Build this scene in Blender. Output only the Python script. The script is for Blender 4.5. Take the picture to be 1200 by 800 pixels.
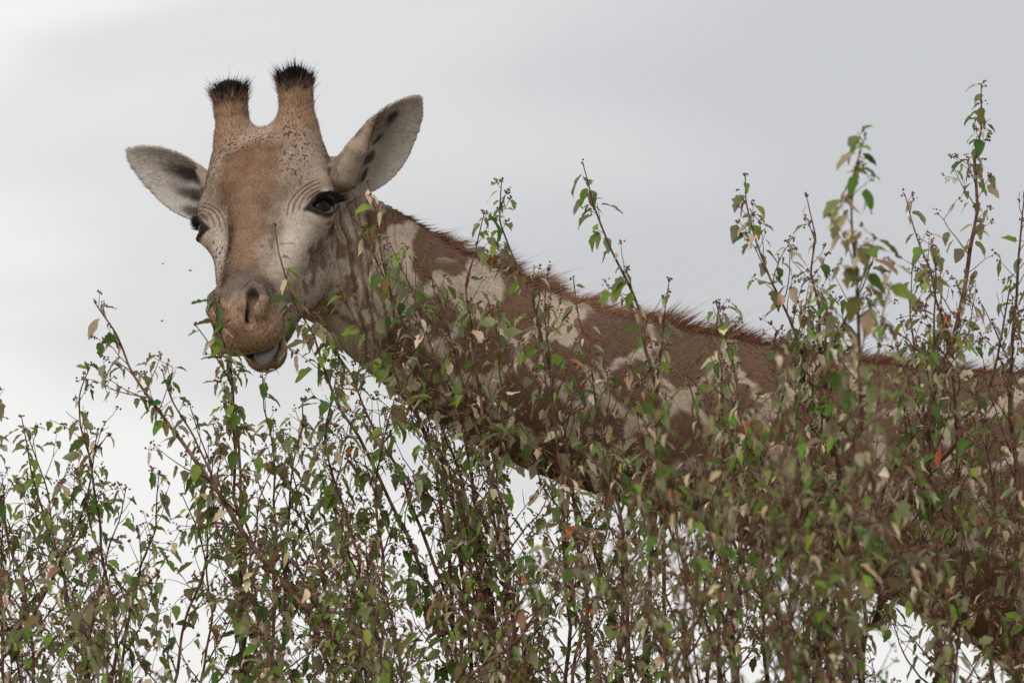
import bpy, math, random
import numpy as np
from mathutils import Vector, Matrix

random.seed(7)
rng = np.random.default_rng(11)
scene = bpy.context.scene
col = scene.collection
for o in list(bpy.data.objects):
    bpy.data.objects.remove(o)

# ------------------------------------------------------------------ camera
CAM = np.array([0.0, -16.0, 1.9])
AIM = np.array([0.0, 0.0, 3.0])
FRAME_W = 2.4                                   # metres across the frame at the giraffe
_f = AIM - CAM; DIST = np.linalg.norm(_f); _f = _f / DIST
_r = np.array([1.0, 0, 0]); _u = np.cross(_r, _f)
cam_d = bpy.data.cameras.new('camera'); cam = bpy.data.objects.new('camera', cam_d); col.objects.link(cam)
cam.location = CAM
cam.rotation_euler = Vector(_f).to_track_quat('-Z', 'Y').to_euler()
cam_d.sensor_width = 36.0
cam_d.lens = 36.0 * DIST / FRAME_W
cam_d.clip_start = 0.1; cam_d.clip_end = 8000
cam_d.dof.use_dof = True
cam_d.dof.focus_distance = DIST - 0.32
cam_d.dof.aperture_fstop = 5.6
scene.camera = cam

def at(px, py, Y=0.0):
    """world point at depth Y seen at photograph pixel (px, py) of 1200 x 800"""
    d = _f * DIST + _r * ((px - 600) / 1200 * FRAME_W) + _u * ((400 - py) / 1200 * FRAME_W)
    return CAM + d * ((Y - CAM[1]) / d[1])

def proj(p):
    d = np.asarray(p, float) - CAM
    k = d @ _f
    s = 1200 / FRAME_W * DIST
    return 600 + (d @ _r) / k * s, 400 - (d @ _u) / k * s, k

# ------------------------------------------------------------------ sky and light
SUN_EL, SUN_AZ = math.radians(52), math.radians(205)      # high, behind the camera, a little to its left
world = bpy.data.worlds.new('World'); scene.world = world; world.use_nodes = True
nt = world.node_tree; nt.nodes.clear()
N = nt.nodes.new; L = nt.links.new
out = N('ShaderNodeOutputWorld')
sky = N('ShaderNodeTexSky'); sky.sky_type = 'NISHITA'; sky.sun_disc = False
sky.sun_elevation = SUN_EL; sky.sun_rotation = SUN_AZ
sky.air_density = 1.0; sky.dust_density = 2.0
bg_sky = N('ShaderNodeBackground'); bg_sky.inputs['Strength'].default_value = 0.06
L(sky.outputs[0], bg_sky.inputs['Color'])
tc = N('ShaderNodeTexCoord')
mp = N('ShaderNodeMapping'); mp.inputs['Scale'].default_value = (-5.850, 5.850, 16.900); mp.inputs['Location'].default_value = (1.950, 3.517, 3.249)
L(tc.outputs['Generated'], mp.inputs['Vector'])
n1 = N('ShaderNodeTexNoise'); n1.inputs['Scale'].default_value = 1.0; n1.inputs['Detail'].default_value = 3.5
n1.inputs['Roughness'].default_value = 0.42; n1.inputs['Distortion'].default_value = 0.35
L(mp.outputs[0], n1.inputs['Vector'])
cr = N('ShaderNodeValToRGB')
cr.color_ramp.interpolation = 'EASE'
e = cr.color_ramp.elements
e[0].position = 0.33; e[0].color = (0.60, 0.61, 0.635, 1)
e[1].position = 0.63; e[1].color = (0.93, 0.925, 0.92, 1)
e.new(0.5).color = (0.75, 0.75, 0.755, 1)
sepz = N('ShaderNodeSeparateXYZ'); L(tc.outputs['Generated'], sepz.inputs[0])
hz = N('ShaderNodeMapRange'); hz.inputs['From Min'].default_value = 0.015; hz.inputs['From Max'].default_value = 0.085
hz.inputs['To Min'].default_value = 0.17; hz.inputs['To Max'].default_value = 0.02; L(sepz.outputs['Z'], hz.inputs['Value'])
addz = N('ShaderNodeMath'); addz.operation = 'ADD'; L(n1.outputs['Fac'], addz.inputs[0]); L(hz.outputs[0], addz.inputs[1])
L(addz.outputs[0], cr.inputs['Fac'])
bg_c = N('ShaderNodeBackground'); bg_c.inputs['Strength'].default_value = 0.595
L(cr.outputs[0], bg_c.inputs['Color'])
mx = N('ShaderNodeMixShader'); mx.inputs['Fac'].default_value = 0.94
L(bg_sky.outputs[0], mx.inputs[1]); L(bg_c.outputs[0], mx.inputs[2]); L(mx.outputs[0], out.inputs['Surface'])

sun_d = bpy.data.lights.new('sun', 'SUN'); sun = bpy.data.objects.new('sun', sun_d); col.objects.link(sun)
sun_d.energy = 1.5; sun_d.angle = math.radians(50); sun_d.color = (1.0, 0.965, 0.92)
_sd = Vector((math.cos(SUN_EL) * math.sin(SUN_AZ), math.cos(SUN_EL) * math.cos(SUN_AZ), math.sin(SUN_EL)))
sun.rotation_euler = _sd.to_track_quat('Z', 'Y').to_euler(); sun.location = (-3, -8, 12)

vs = scene.view_settings
vs.view_transform = 'Standard'; vs.look = 'None'; vs.gamma = 1.0; vs.use_curve_mapping = False; vs.exposure = 0.75
scene.cycles.use_denoising = True
scene.cycles.max_bounces = 8
scene.cycles.transparent_max_bounces = 4

# ------------------------------------------------------------------ helpers
def mesh_obj(name, verts, faces, mat=None, parent=None, smooth=True):
    me = bpy.data.meshes.new(name)
    verts = np.asarray(verts, np.float32)
    if isinstance(faces, np.ndarray):
        n, k = faces.shape
        me.vertices.add(len(verts)); me.vertices.foreach_set('co', verts.ravel())
        me.loops.add(n * k); me.loops.foreach_set('vertex_index', faces.astype(np.int32).ravel())
        me.polygons.add(n)
        me.polygons.foreach_set('loop_start', np.arange(0, n * k, k, dtype=np.int32))
        me.polygons.foreach_set('loop_total', np.full(n, k, np.int32))
        me.update(calc_edges=True)
    else:
        me.from_pydata([tuple(v) for v in verts], [], [tuple(f) for f in faces]); me.update()
    if smooth and len(me.polygons):
        me.polygons.foreach_set('use_smooth', np.ones(len(me.polygons), bool))
    if mat: me.materials.append(mat)
    o = bpy.data.objects.new(name, me); col.objects.link(o)
    if parent: o.parent = parent
    return o

def point_color(me, name, rgb):
    a = me.attributes.new(name, 'FLOAT_COLOR', 'POINT')
    c = np.ones((len(rgb), 4), np.float32); c[:, :3] = rgb
    a.data.foreach_set('color', c.ravel())

def tag(o, label=None, cat=None, group=None, kind=None):
    if label: o['label'] = label
    if cat: o['category'] = cat
    if group: o['group'] = group
    if kind: o['kind'] = kind

def empty(name, loc):
    o = bpy.data.objects.new(name, None); col.objects.link(o)
    o.location = loc; o.empty_display_size = 0.1
    return o

def new_mat(name):
    m = bpy.data.materials.new(name); m.use_nodes = True
    t = m.node_tree; b = t.nodes['Principled BSDF']
    return m, t, b

_perm = np.random.default_rng(3).random(65536).astype(np.float32)
def vnoise(p):
    """value noise 0..1 at points (n,3)"""
    p = np.asarray(p, np.float64); i = np.floor(p).astype(np.int64); f = p - i
    f = f * f * (3 - 2 * f); r = 0
    for dx in (0, 1):
        for dy in (0, 1):
            for dz in (0, 1):
                h = ((i[:, 0] + dx) * 73856093 ^ (i[:, 1] + dy) * 19349663 ^ (i[:, 2] + dz) * 83492791) & 65535
                w = (f[:, 0] if dx else 1 - f[:, 0]) * (f[:, 1] if dy else 1 - f[:, 1]) * (f[:, 2] if dz else 1 - f[:, 2])
                r = r + w * _perm[h]
    return r
def fbm(p, oct=3):
    p = np.asarray(p, float)
    s = 0; a = 0.5; t = 0
    for k in range(oct):
        s = s + a * vnoise(p * 2 ** k + 13.7 * k); t += a; a *= 0.5
    return s / t
def sstep(a, b, x):
    t = np.clip((x - a) / (b - a), 0, 1); return t * t * (3 - 2 * t)
def nrm(v):
    v = np.asarray(v, float); return v / np.linalg.norm(v)

# ------------------------------------------------------------------ ground
def build_ground():
    m, t, b = new_mat('dry_savanna_soil')
    tcn = t.nodes.new('ShaderNodeTexCoord')
    no = t.nodes.new('ShaderNodeTexNoise'); no.inputs['Scale'].default_value = 0.35; no.inputs['Detail'].default_value = 8
    t.links.new(tcn.outputs['Object'], no.inputs['Vector'])
    r = t.nodes.new('ShaderNodeValToRGB')
    r.color_ramp.elements[0].position = 0.35; r.color_ramp.elements[0].color = (0.19, 0.14, 0.085, 1)
    r.color_ramp.elements[1].position = 0.65; r.color_ramp.elements[1].color = (0.30, 0.25, 0.15, 1)
    t.links.new(no.outputs['Fac'], r.inputs['Fac']); t.links.new(r.outputs[0], b.inputs['Base Color'])
    b.inputs['Roughness'].default_value = 0.95
    bp = t.nodes.new('ShaderNodeBump'); bp.inputs['Strength'].default_value = 0.5
    t.links.new(no.outputs['Fac'], bp.inputs['Height']); t.links.new(bp.outputs[0], b.inputs['Normal'])
    g = np.concatenate([-np.geomspace(3000, 4, 26), np.linspace(-3.5, 3.5, 15), np.geomspace(4, 3000, 26)])
    gx, gy = np.meshgrid(g, g, indexing='ij')
    P = np.stack([gx.ravel(), gy.ravel(), np.zeros(gx.size)], 1)
    rr = np.hypot(P[:, 0], P[:, 1])
    P[:, 2] = (fbm(P / 9.0) - 0.5) * 0.10 * np.clip(1 - rr / 60, 0, 1)
    n = len(g); q = []
    ii, jj = np.meshgrid(np.arange(n - 1), np.arange(n - 1), indexing='ij'); a = (ii * n + jj).ravel()
    o = mesh_obj('ground', P, np.stack([a, a + n, a + n + 1, a + 1], 1), m)
    o['kind'] = 'structure'
build_ground()

# ------------------------------------------------------------------ giraffe: the body as one surface
HEAD_Y = -0.06
HO = at(310, 256, HEAD_Y)                                   # midpoint between the eyes
PITCH, YAW, ROLL = math.radians(45), math.radians(-22), math.radians(-9)
_v0 = Vector((0, math.sin(PITCH), math.cos(PITCH))); _w0 = Vector((0, -math.cos(PITCH), math.sin(PITCH)))
_R = Matrix.Rotation(ROLL, 3, 'Y') @ Matrix.Rotation(YAW, 3, 'Z')
HM = np.array([list(_R @ Vector((1, 0, 0))), list(_R @ _v0), list(_R @ _w0)])   # rows u (its left), v (up the face), w (out of the face)
def hw(u, v, w): return HO + np.array([u, v, w]) @ HM       # head-local to world
def to_head(P): return (P - HO) @ HM.T

def axis(*segs):
    out = []
    for a, b, s in segs:
        n = max(1, int(round((b - a) / s))); out.append(np.linspace(a, b, n, endpoint=False))
    out.append([segs[-1][1]])
    return np.concatenate(out).astype(np.float32)
GX = axis((-1.02, -0.24, 0.0032), (-0.24, 1.35, 0.0075), (1.35, 3.75, 0.024))
GY = axis((-0.42, 0.20, 0.0032), (0.20, 0.46, 0.0075), (0.46, 0.80, 0.024))
GZ = axis((-0.05, 2.15, 0.024), (2.15, 2.86, 0.0075), (2.86, 3.72, 0.0032))
F = np.ones((len(GX), len(GY), len(GZ)), np.float32)

def _block(lo, hi):
    s = []
    for g, a, b in zip((GX, GY, GZ), lo, hi):
        i = max(0, np.searchsorted(g, a) - 1); j = min(len(g), np.searchsorted(g, b) + 1); s.append(slice(i, j))
    X = GX[s[0]][:, None, None]; Y = GY[s[1]][None, :, None]; Z = GZ[s[2]][None, None, :]
    return tuple(s), X, Y, Z
def _merge(s, d, k, sub=False):
    a = F[s]
    if sub:
        d = -d; h = np.maximum(k - np.abs(a - d), 0) / k; F[s] = np.maximum(a, d) + h * h * k * 0.25
    else:
        h = np.maximum(k - np.abs(a - d), 0) / k; F[s] = np.minimum(a, d) - h * h * k * 0.25
def capsule(p0, p1, r0, r1, k=0.02, sub=False, ysc=1.0):
    p0 = np.asarray(p0, float); p1 = np.asarray(p1, float)
    r = max(r0, r1); mg = k + 0.02
    s, X, Y, Z = _block(np.minimum(p0, p1) - r - mg, np.maximum(p0, p1) + r + mg)
    q0 = p0 * [1, 1 / ysc, 1]; q1 = p1 * [1, 1 / ysc, 1]
    d = q1 - q0; l2 = float(d @ d) + 1e-12
    dx, dy, dz = X - q0[0], Y / ysc - q0[1], Z - q0[2]
    t = np.clip((dx * d[0] + dy * d[1] + dz * d[2]) / l2, 0, 1)
    D = np.sqrt((dx - t * d[0]) ** 2 + (dy - t * d[1]) ** 2 + (dz - t * d[2]) ** 2) - (r0 + (r1 - r0) * t)
    _merge(s, D.astype(np.float32), k, sub)
def hcap(a, b, r0, r1, k=0.02, sub=False): capsule(hw(*a), hw(*b), r0, r1, k, sub)
def hell(c, rad, k=0.03, sub=False, rot=None):
    """ellipsoid in head axes; rot: optional 3x3 rows (local axes in head coords)"""
    C = hw(*c); M = HM if rot is None else np.asarray(rot) @ HM
    R = max(rad) + k + 0.02
    s, X, Y, Z = _block(C - R, C + R)
    dx, dy, dz = X - C[0], Y - C[1], Z - C[2]
    l = [dx * M[i, 0] + dy * M[i, 1] + dz * M[i, 2] for i in range(3)]
    k0 = np.sqrt(sum((l[i] / rad[i]) ** 2 for i in range(3)))
    k1 = np.sqrt(sum((l[i] / rad[i] ** 2) ** 2 for i in range(3))) + 1e-6
    _merge(s, (k0 * (k0 - 1) / k1).astype(np.float32), k, sub)

# --- neck: centre line and half height, measured along the animal
NECK = [(352, 282, 68, 0.10), (405, 304, 79, 0.10), (470, 353, 88, 0.10), (560, 410, 97, 0.12), (660, 456, 103, 0.14), (800, 496, 110, 0.17),
        (950, 536, 122, 0.19), (1100, 574, 142, 0.20), (1250, 616, 178, 0.20), (1400, 690, 225, 0.20)]
def catmull(P, n):
    P = np.asarray(P, float); P = np.vstack([2 * P[0] - P[1], P, 2 * P[-1] - P[-2]]); o = []
    for i in range(1, len(P) - 2):
        for t in np.linspace(0, 1, n, endpoint=False):
            a, b, c, d = P[i - 1:i + 3]
            o.append(0.5 * (2 * b + (c - a) * t + (2 * a - 5 * b + 4 * c - d) * t * t + (3 * b - a - 3 * c + d) * t ** 3))
    o.append(P[-2]); return np.array(o)
NKP = np.array([list(at(x, y, d)) + [r / 500.0] for x, y, r, d in NECK])
NK = catmull(NKP, 4)
for a, b in zip(NK[:-1], NK[1:]):
    capsule(a[:3], b[:3], a[3], b[3], 0.004, ysc=0.66)
# trunk, shoulders and rump (they stand outside the frame)
BY = 0.20
capsule((1.86, BY, 2.24), (2.45, BY, 2.16), 0.58, 0.56, 0.10, ysc=0.60)
capsule((2.45, BY, 2.16), (3.0, BY, 2.14), 0.56, 0.46, 0.10, ysc=0.62)
capsule((1.42, BY, 2.62), (1.85, BY, 2.62), 0.26, 0.24, 0.12, ysc=0.5)
for sgn in (-1, 1):
    y = BY + sgn * 0.2
    capsule((1.60, y, 2.35), (1.66, y, 1.70), 0.24, 0.14, 0.06)
    for a, b, r0, r1 in [((1.66, y, 1.70), (1.70, y, 0.98), 0.13, 0.075), ((1.70, y, 0.98), (1.70, y, 0.24), 0.07, 0.05), ((1.70, y, 0.24), (1.66, y, 0.07), 0.055, 0.07)]:
        capsule(a, b, r0, r1, 0.03)
    capsule((2.98, y, 2.20), (2.90, y, 1.65), 0.30, 0.17, 0.06)
    for a, b, r0, r1 in [((2.90, y, 1.65), (3.12, y, 1.02), 0.15, 0.075), ((3.12, y, 1.02), (3.04, y, 0.24), 0.07, 0.05), ((3.04, y, 0.24), (3.00, y, 0.07), 0.055, 0.07)]:
        capsule(a, b, r0, r1, 0.03)
capsule((3.38, BY, 2.28), (3.52, BY, 1.75), 0.06, 0.035, 0.05)
capsule((3.52, BY, 1.75), (3.54, BY, 1.30), 0.035, 0.03, 0.02)

# --- head
hell((0, 0.085, -0.045), (0.122, 0.155, 0.125), 0.02)                # cranium
hcap((0, 0.06, -0.10), (0.02, 0.04, -0.18), 0.120, 0.115, 0.06)      # into the neck
hell((0, 0.075, 0.045), (0.095, 0.115, 0.062), 0.05)                 # forehead dome
hell((0, 0.145, 0.02), (0.112, 0.090, 0.085), 0.05)                   # between the horn bases
hcap((0, 0.02, -0.055), (0, -0.17, -0.055), 0.108, 0.082, 0.05)      # face
hcap((0, -0.17, -0.055), (0, -0.29, -0.045), 0.080, 0.072, 0.03)
hcap((0, 0.02, 0.028), (0, -0.26, -0.002), 0.052, 0.046, 0.04)       # bridge of the nose
for s in (-1, 1):
    hell((s * 0.112, 0.008, -0.018), (0.046, 0.062, 0.058), 0.035)   # orbit
    hcap((s * 0.085, 0.058, 0.040), (s * 0.140, 0.046, 0.018), 0.030, 0.026, 0.03)   # brow
    hcap((s * 0.140, 0.046, 0.018), (s * 0.152, 0.025, -0.020), 0.026, 0.022, 0.02)
    hell((s * 0.066, -0.050, -0.115), (0.050, 0.125, 0.085), 0.05)   # cheek muscle
    hcap((s * 0.105, -0.035, -0.020), (s * 0.060, -0.20, -0.030), 0.030, 0.022, 0.04)  # cheek bone ridge
hcap((0, -0.05, -0.150), (0.006, -0.22, -0.130), 0.070, 0.046, 0.05)    # lower jaw
hcap((0.006, -0.22, -0.130), (0.014, -0.315, -0.112), 0.046, 0.038, 0.03)
# muzzle
hell((0, -0.290, -0.030), (0.074, 0.075, 0.066), 0.03)
hell((0, -0.332, -0.050), (0.070, 0.050, 0.046), 0.03)               # upper lip
for s in (-1, 1):
    hell((s * 0.036, -0.330, -0.062), (0.042, 0.044, 0.034), 0.03)
    hell((s * 0.044, -0.300, 0.008), (0.028, 0.046, 0.030), 0.025)   # nostril wing
hell((0, -0.342, -0.012), (0.030, 0.026, 0.030), 0.02)               # bulb between the nostrils
# lower lip, swung a little to its left as it chews
hell((0.016, -0.330, -0.120), (0.050, 0.042, 0.032), 0.02)
hell((0.018, -0.345, -0.130), (0.040, 0.030, 0.028), 0.02)
# mouth opening between the lips
hell((0.012, -0.352, -0.095), (0.060, 0.062, 0.0075), 0.012, sub=True)
hell((0.030, -0.366, -0.101), (0.036, 0.042, 0.016), 0.012, sub=True)
for s in (-1, 1):
    hcap((s * 0.058, -0.33, -0.090), (s * 0.088, -0.24, -0.084), 0.006, 0.004, 0.008, sub=True)   # mouth corner lines
# nostrils: slanting slits with rims
for s in (-1, 1):
    pts = [(s * 0.020, -0.330, 0.026), (s * 0.027, -0.305, 0.039), (s * 0.044, -0.284, 0.044), (s * 0.062, -0.290, 0.034), (s * 0.067, -0.312, 0.018), (s * 0.058, -0.336, 0.000)]
    for a, b in zip(pts[:-1], pts[1:]): hcap(a, b, 0.0075, 0.0075, 0.014)
    hcap((s * 0.030, -0.362, -0.002), (s * 0.046, -0.306, 0.040), 0.0055, 0.0085, 0.010, sub=True)
    hcap((s * 0.034, -0.345, 0.000), (s * 0.046, -0.312, 0.030), 0.009, 0.012, 0.010, sub=True)
# ossicones
for s in (-1, 1):
    hcap((s * 0.074, 0.120, 0.035), (s * 0.082, 0.205, 0.085), 0.066, 0.040, 0.075)
    hcap((s * 0.082, 0.205, 0.085), (s * 0.085, 0.268, 0.128), 0.041, 0.036, 0.02)
    hcap((s * 0.085, 0.268, 0.128), (s * 0.085, 0.298, 0.146), 0.036, 0.034, 0.012)
# eyes: lids around the balls, almond openings
EYE_R = 0.031
EYES = []
for s in (-1, 1):
    c = np.array([s * 0.137, -0.003, -0.004]); n = nrm((s * 0.80, -0.12, 0.55))
    up = np.array([0, 0.707, 0.707]); e2 = nrm(up - n * (up @ n)); e1 = np.cross(e2, n)
    if (e1[0] * s) < 0: e1 = -e1
    EYES.append((s, c, n, e1, e2))
    hell(c, (0.0385,) * 3, 0.022)
    for side, hh, rr in ((1, 0.019, 0.0060), (-1, 0.026, 0.0028)):
        prev = None
        for t in np.linspace(-1, 1, 9):
            q = c + e1 * (t * 0.032) + e2 * (side * hh * (1 - t * t) + 0.001)
            dv = q - c; q = c + dv + n * math.sqrt(max(0.0375 ** 2 - dv @ dv, 1e-6))
            if prev is not None: hcap(prev, q, rr, rr, 0.010)
            prev = q
def cut_eyes():
    for s, c, n, e1, e2 in EYES:
        C = hw(*(c + n * 0.02)); R = 0.06
        sl, X, Y, Z = _block(C - R, C + R)
        B = hw(*c); M = np.stack([e1, e2, n]) @ HM
        dx, dy, dz = X - B[0], Y - B[1], Z - B[2]
        a, b, d = [dx * M[i, 0] + dy * M[i, 1] + dz * M[i, 2] for i in range(3)]
        hgt = np.where(b > 0, 0.0150 * (1 - (a / 0.0325) ** 2), 0.0215 * np.clip(1 - (np.abs(a) / 0.0325) ** 2.4, 0, 1))
        alm = (np.abs(b - 0.001) - hgt) * 0.75
        alm = np.maximum(np.maximum(alm, (np.abs(a) - 0.0325)), 0.006 - d)
        ball = 0.0 * a + alm
        _merge(sl, ball.astype(np.float32), 0.006, sub=True)
cut_eyes()
# ears: cupped leaf-shaped shells
def ear_shape(t, B, s):
    up_e = 0.060 * np.sqrt(np.clip(1 - ((t - 0.44) / 0.58) ** 2, 0, 1)) ** 1.15 * np.where(t < .45, 0.72 + 0.28 * t / 0.45, 1)
    lo_e = (-0.100 if s > 0 else -0.086) * np.clip(np.sin(np.pi * np.clip(t * 0.93 + 0.07, 0, 1) ** 0.95), 0, 1) ** 0.62 * (1 - 0.22 * t)
    mid = (up_e + lo_e) / 2 + 0.018 * t; half = (up_e - lo_e) / 2 + 1e-4
    xx = (B - mid) / 0.07
    sheet = 0.042 * (1 - 0.55 * t) * (np.clip(xx, -1.6, 1.6) ** 2 - 0.55) + np.where(xx > 0, 0.05, 0.0) * np.clip(xx, 0, 1.4) ** 2 * (1 - 0.8 * t) - 0.02 * np.sin(np.pi * t)
    return mid, half, sheet
EARS = []
for s in (-1, 1):
    base = hw(s * 0.128, 0.125, -0.045); tip = hw(s * 0.392, 0.250, 0.036) if s > 0 else hw(-0.405, 0.258, 0.050)
    a = nrm(tip - base); Ln = np.linalg.norm(tip - base)
    face = nrm(np.array([0.25 * s, -1.0, -0.25 if s > 0 else -0.05])) ; c = nrm(face - a * (face @ a)); b = np.cross(c, a)
    if b[2] < 0: b = -b                                       # b points to the upper edge
    EARS.append((s, base, a, b, c, Ln))
    lo = np.minimum(base, tip) - 0.11; hi = np.maximum(base, tip) + 0.06
    sl, X, Y, Z = _block(lo, hi)
    dx, dy, dz = X - base[0], Y - base[1], Z - base[2]
    A = (dx * a[0] + dy * a[1] + dz * a[2]) / Ln; Bq = dx * b[0] + dy * b[1] + dz * b[2]; Cq = dx * c[0] + dy * c[1] + dz * c[2]
    t = np.clip(A, 0, 1)
    mid, half, sheet = ear_shape(t, Bq, s)
    th = 0.0050 + 0.010 * np.exp(-t / 0.10)
    d1 = (np.abs(Cq - sheet) - th) * 0.62
    d2 = (np.abs(Bq - mid) - half) * 0.8
    d3 = np.maximum(-A - 0.05, A - 1) * Ln
    D = np.maximum(np.maximum(d1, d2), d3)
    h = np.maximum(0.006 - np.abs(d1 - d2), 0) / 0.006; D = np.maximum(D, np.maximum(d1, d2) + h * h * 0.006 * 0.25)
    _merge(sl, D.astype(np.float32), 0.018)
    hb = hw(s * 0.095, 0.10, -0.060)
    capsule(hb, base + a * 0.045 - c * 0.022, 0.058, 0.030, 0.035)   # ear root
    capsule(base + a * 0.045 - c * 0.022, base + a * 0.11 - c * 0.030, 0.030, 0.010, 0.03)
    # the front edge folds over near the root
    if s > 0:
        f0 = base + a * 0.045 + b * 0.006 + c * 0.026; f1 = base + a * 0.11 + b * 0.034 + c * 0.030; f2 = base + a * 0.180 + b * 0.060 + c * 0.014
        capsule(f0, f1, 0.036, 0.024, 0.010); capsule(f1, f2, 0.024, 0.006, 0.008)
    else:
        f0 = base + a * 0.055 + b * 0.012 + c * 0.014; f1 = base + a * 0.10 + b * 0.046 + c * 0.022
        capsule(f0, f1, 0.026, 0.010, 0.010)

def surface_nets(F, xs, ys, zs):
    S = F < 0
    nx, ny, nz = F.shape
    c = np.zeros((nx - 1, ny - 1, nz - 1), np.uint8)
    for dx in (0, 1):
        for dy in (0, 1):
            for dz in (0, 1):
                c += S[dx:nx - 1 + dx, dy:ny - 1 + dy, dz:nz - 1 + dz]
    flat = np.flatnonzero((c > 0) & (c < 8)); del c
    I, J, K = np.unravel_index(flat, (nx - 1, ny - 1, nz - 1))
    vals = {}; pos = np.zeros((len(flat), 3)); cnt = np.zeros(len(flat))
    for dx in (0, 1):
        for dy in (0, 1):
            for dz in (0, 1): vals[dx, dy, dz] = F[I + dx, J + dy, K + dz]
    for a in vals:
        for ax in range(3):
            if a[ax] == 0:
                b = list(a); b[ax] = 1; b = tuple(b)
                va, vb = vals[a], vals[b]; m = (va < 0) != (vb < 0)
                t = np.where(m, va / np.where(m, va - vb, 1), 0)
                p = []
                for q, (g, ix) in enumerate(((xs, I), (ys, J), (zs, K))):
                    ga = g[ix + a[q]]; gb = g[ix + b[q]]; p.append(ga + (gb - ga) * t)
                pos[m] += np.stack(p, 1)[m]; cnt[m] += 1
    pos /= cnt[:, None]
    sy, sz = (nx - 1), 0
    def cid(i, j, k): return np.searchsorted(flat, (i * (ny - 1) + j) * (nz - 1) + k)
    faces = []
    for ax in range(3):
        sl0 = [slice(None)] * 3; sl1 = [slice(None)] * 3; sl0[ax] = slice(0, -1); sl1[ax] = slice(1, None)
        a = S[tuple(sl0)]; b = S[tuple(sl1)]
        E = np.argwhere(a != b)
        o = [x for x in range(3) if x != ax]
        ok = (E[:, o[0]] > 0) & (E[:, o[1]] > 0) & (E[:, o[0]] < F.shape[o[0]] - 1) & (E[:, o[1]] < F.shape[o[1]] - 1); E = E[ok]
        ids = []
        for d0, d1 in ((-1, -1), (0, -1), (0, 0), (-1, 0)):
            q = E.copy(); q[:, o[0]] += d0; q[:, o[1]] += d1; ids.append(cid(q[:, 0], q[:, 1], q[:, 2]))
        ids = np.stack(ids, 1); flip = S[E[:, 0], E[:, 1], E[:, 2]]
        if ax == 1: flip = ~flip
        ids[~flip] = ids[~flip][:, ::-1]
        faces.append(ids)
    return pos, np.vstack(faces)
V, Q = surface_nets(F, GX, GY, GZ); del F

def vert_normals(V, Q):
    fn = np.cross(V[Q[:, 2]] - V[Q[:, 0]], V[Q[:, 3]] - V[Q[:, 1]])
    n = np.zeros_like(V)
    for k in range(4): np.add.at(n, Q[:, k], fn)
    return n / (np.linalg.norm(n, axis=1, keepdims=True) + 1e-12)
def laplace(V, Q, it, lam=0.5, mask=None):
    e = np.vstack([Q[:, [0, 1]], Q[:, [1, 2]], Q[:, [2, 3]], Q[:, [3, 0]]])
    for _ in range(it):
        s = np.zeros_like(V); c = np.zeros(len(V))
        for k in range(3): s[:, k] = np.bincount(e[:, 0], V[e[:, 1], k], len(V)) + np.bincount(e[:, 1], V[e[:, 0], k], len(V))
        c = np.bincount(e[:, 0], minlength=len(V)) + np.bincount(e[:, 1], minlength=len(V))
        d = s / np.maximum(c, 1)[:, None] - V
        V = V + lam * d * (1 if mask is None else mask[:, None])
    return V
V = laplace(V, Q, 2, 0.5)
V = laplace(V, Q, 8, 0.5, sstep(-0.45, -0.30, V[:, 0]))
VN = vert_normals(V, Q)

# --- skin folds on the surface
H = to_head(V); U, Vv, W = H.T
PX, PY, _k = [np.array(x) for x in zip(*[(0, 0, 0)])]
dd = V - CAM; kk = dd @ _f; sc = 1200 / FRAME_W * DIST
NX = 600 + (dd @ _r) / kk * sc; NY = 400 - (dd @ _u) / kk * sc      # body coordinates along / across the neck, in 2 mm units
inhead = sstep(0.10, 0.04, np.abs(U) - 0.11) * sstep(-0.20, -0.12, W + 0.25 * Vv)
ear_t = np.full(len(V), -1.0); ear_b = np.zeros(len(V)); ear_c = np.zeros(len(V)); ear_s = np.zeros(len(V))
for s, base, a, b, c, Ln in EARS:
    r = V - base; t = r @ a / Ln
    _mid, _half, _sh = ear_shape(np.clip(t, 0, 1), r @ b, s)
    m = (t > 0.10) & (t < 1.1) & (np.abs(r @ b - _mid) < _half + 0.02) & (r @ c - _sh > -0.035) & (r @ c - _sh < 0.07) & (U * s > 0.155)
    ear_t[m] = t[m]; ear_b[m] = (r @ b)[m]; ear_c[m] = (VN @ c)[m]; ear_s[m] = s
isear = ear_t > -0.5
disp = np.zeros(len(V))
# neck folds behind the jaw
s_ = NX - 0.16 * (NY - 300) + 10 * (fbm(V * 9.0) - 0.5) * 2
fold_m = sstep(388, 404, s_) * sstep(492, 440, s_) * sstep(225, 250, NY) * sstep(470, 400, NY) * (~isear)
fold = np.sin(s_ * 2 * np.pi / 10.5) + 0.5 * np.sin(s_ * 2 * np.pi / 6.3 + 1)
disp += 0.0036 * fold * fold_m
# wrinkles over the brows
for s, c, n, e1, e2 in EYES:
    r = H - c; a = r @ e1; b = r @ e2
    rad = np.hypot(a + 0.004, b * 1.0 + 0.012)
    m = sstep(0.036, 0.046, rad) * sstep(0.085, 0.070, rad) * sstep(-0.004, 0.01, b) * sstep(0.012, -0.012, a) * (U * s > 0.03)
    disp += 0.0017 * np.sin(rad * 2 * np.pi / 0.0092) * m
disp += 0.0022 * (fbm(V * 22.0, 3) - 0.5) * (V[:, 0] < 1.3) * (~isear)
V = V + VN * disp[:, None]
VN = vert_normals(V, Q)

# --- coat colours: the animal's own markings, with crease shade painted in
def lerp(A, B, t): return A + (np.asarray(B) - A) * t[:, None]
n_lo = fbm(V * 6.0); n_mid = fbm(V * 24.0 + 5); n_hi = fbm(V * 90.0 + 9)
CREAM = np.array([0.335, 0.268, 0.208]); BROWN = np.array([0.098, 0.054, 0.033])
C = np.tile(CREAM, (len(V), 1)) * (0.82 + 0.36 * n_mid)[:, None]
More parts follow.
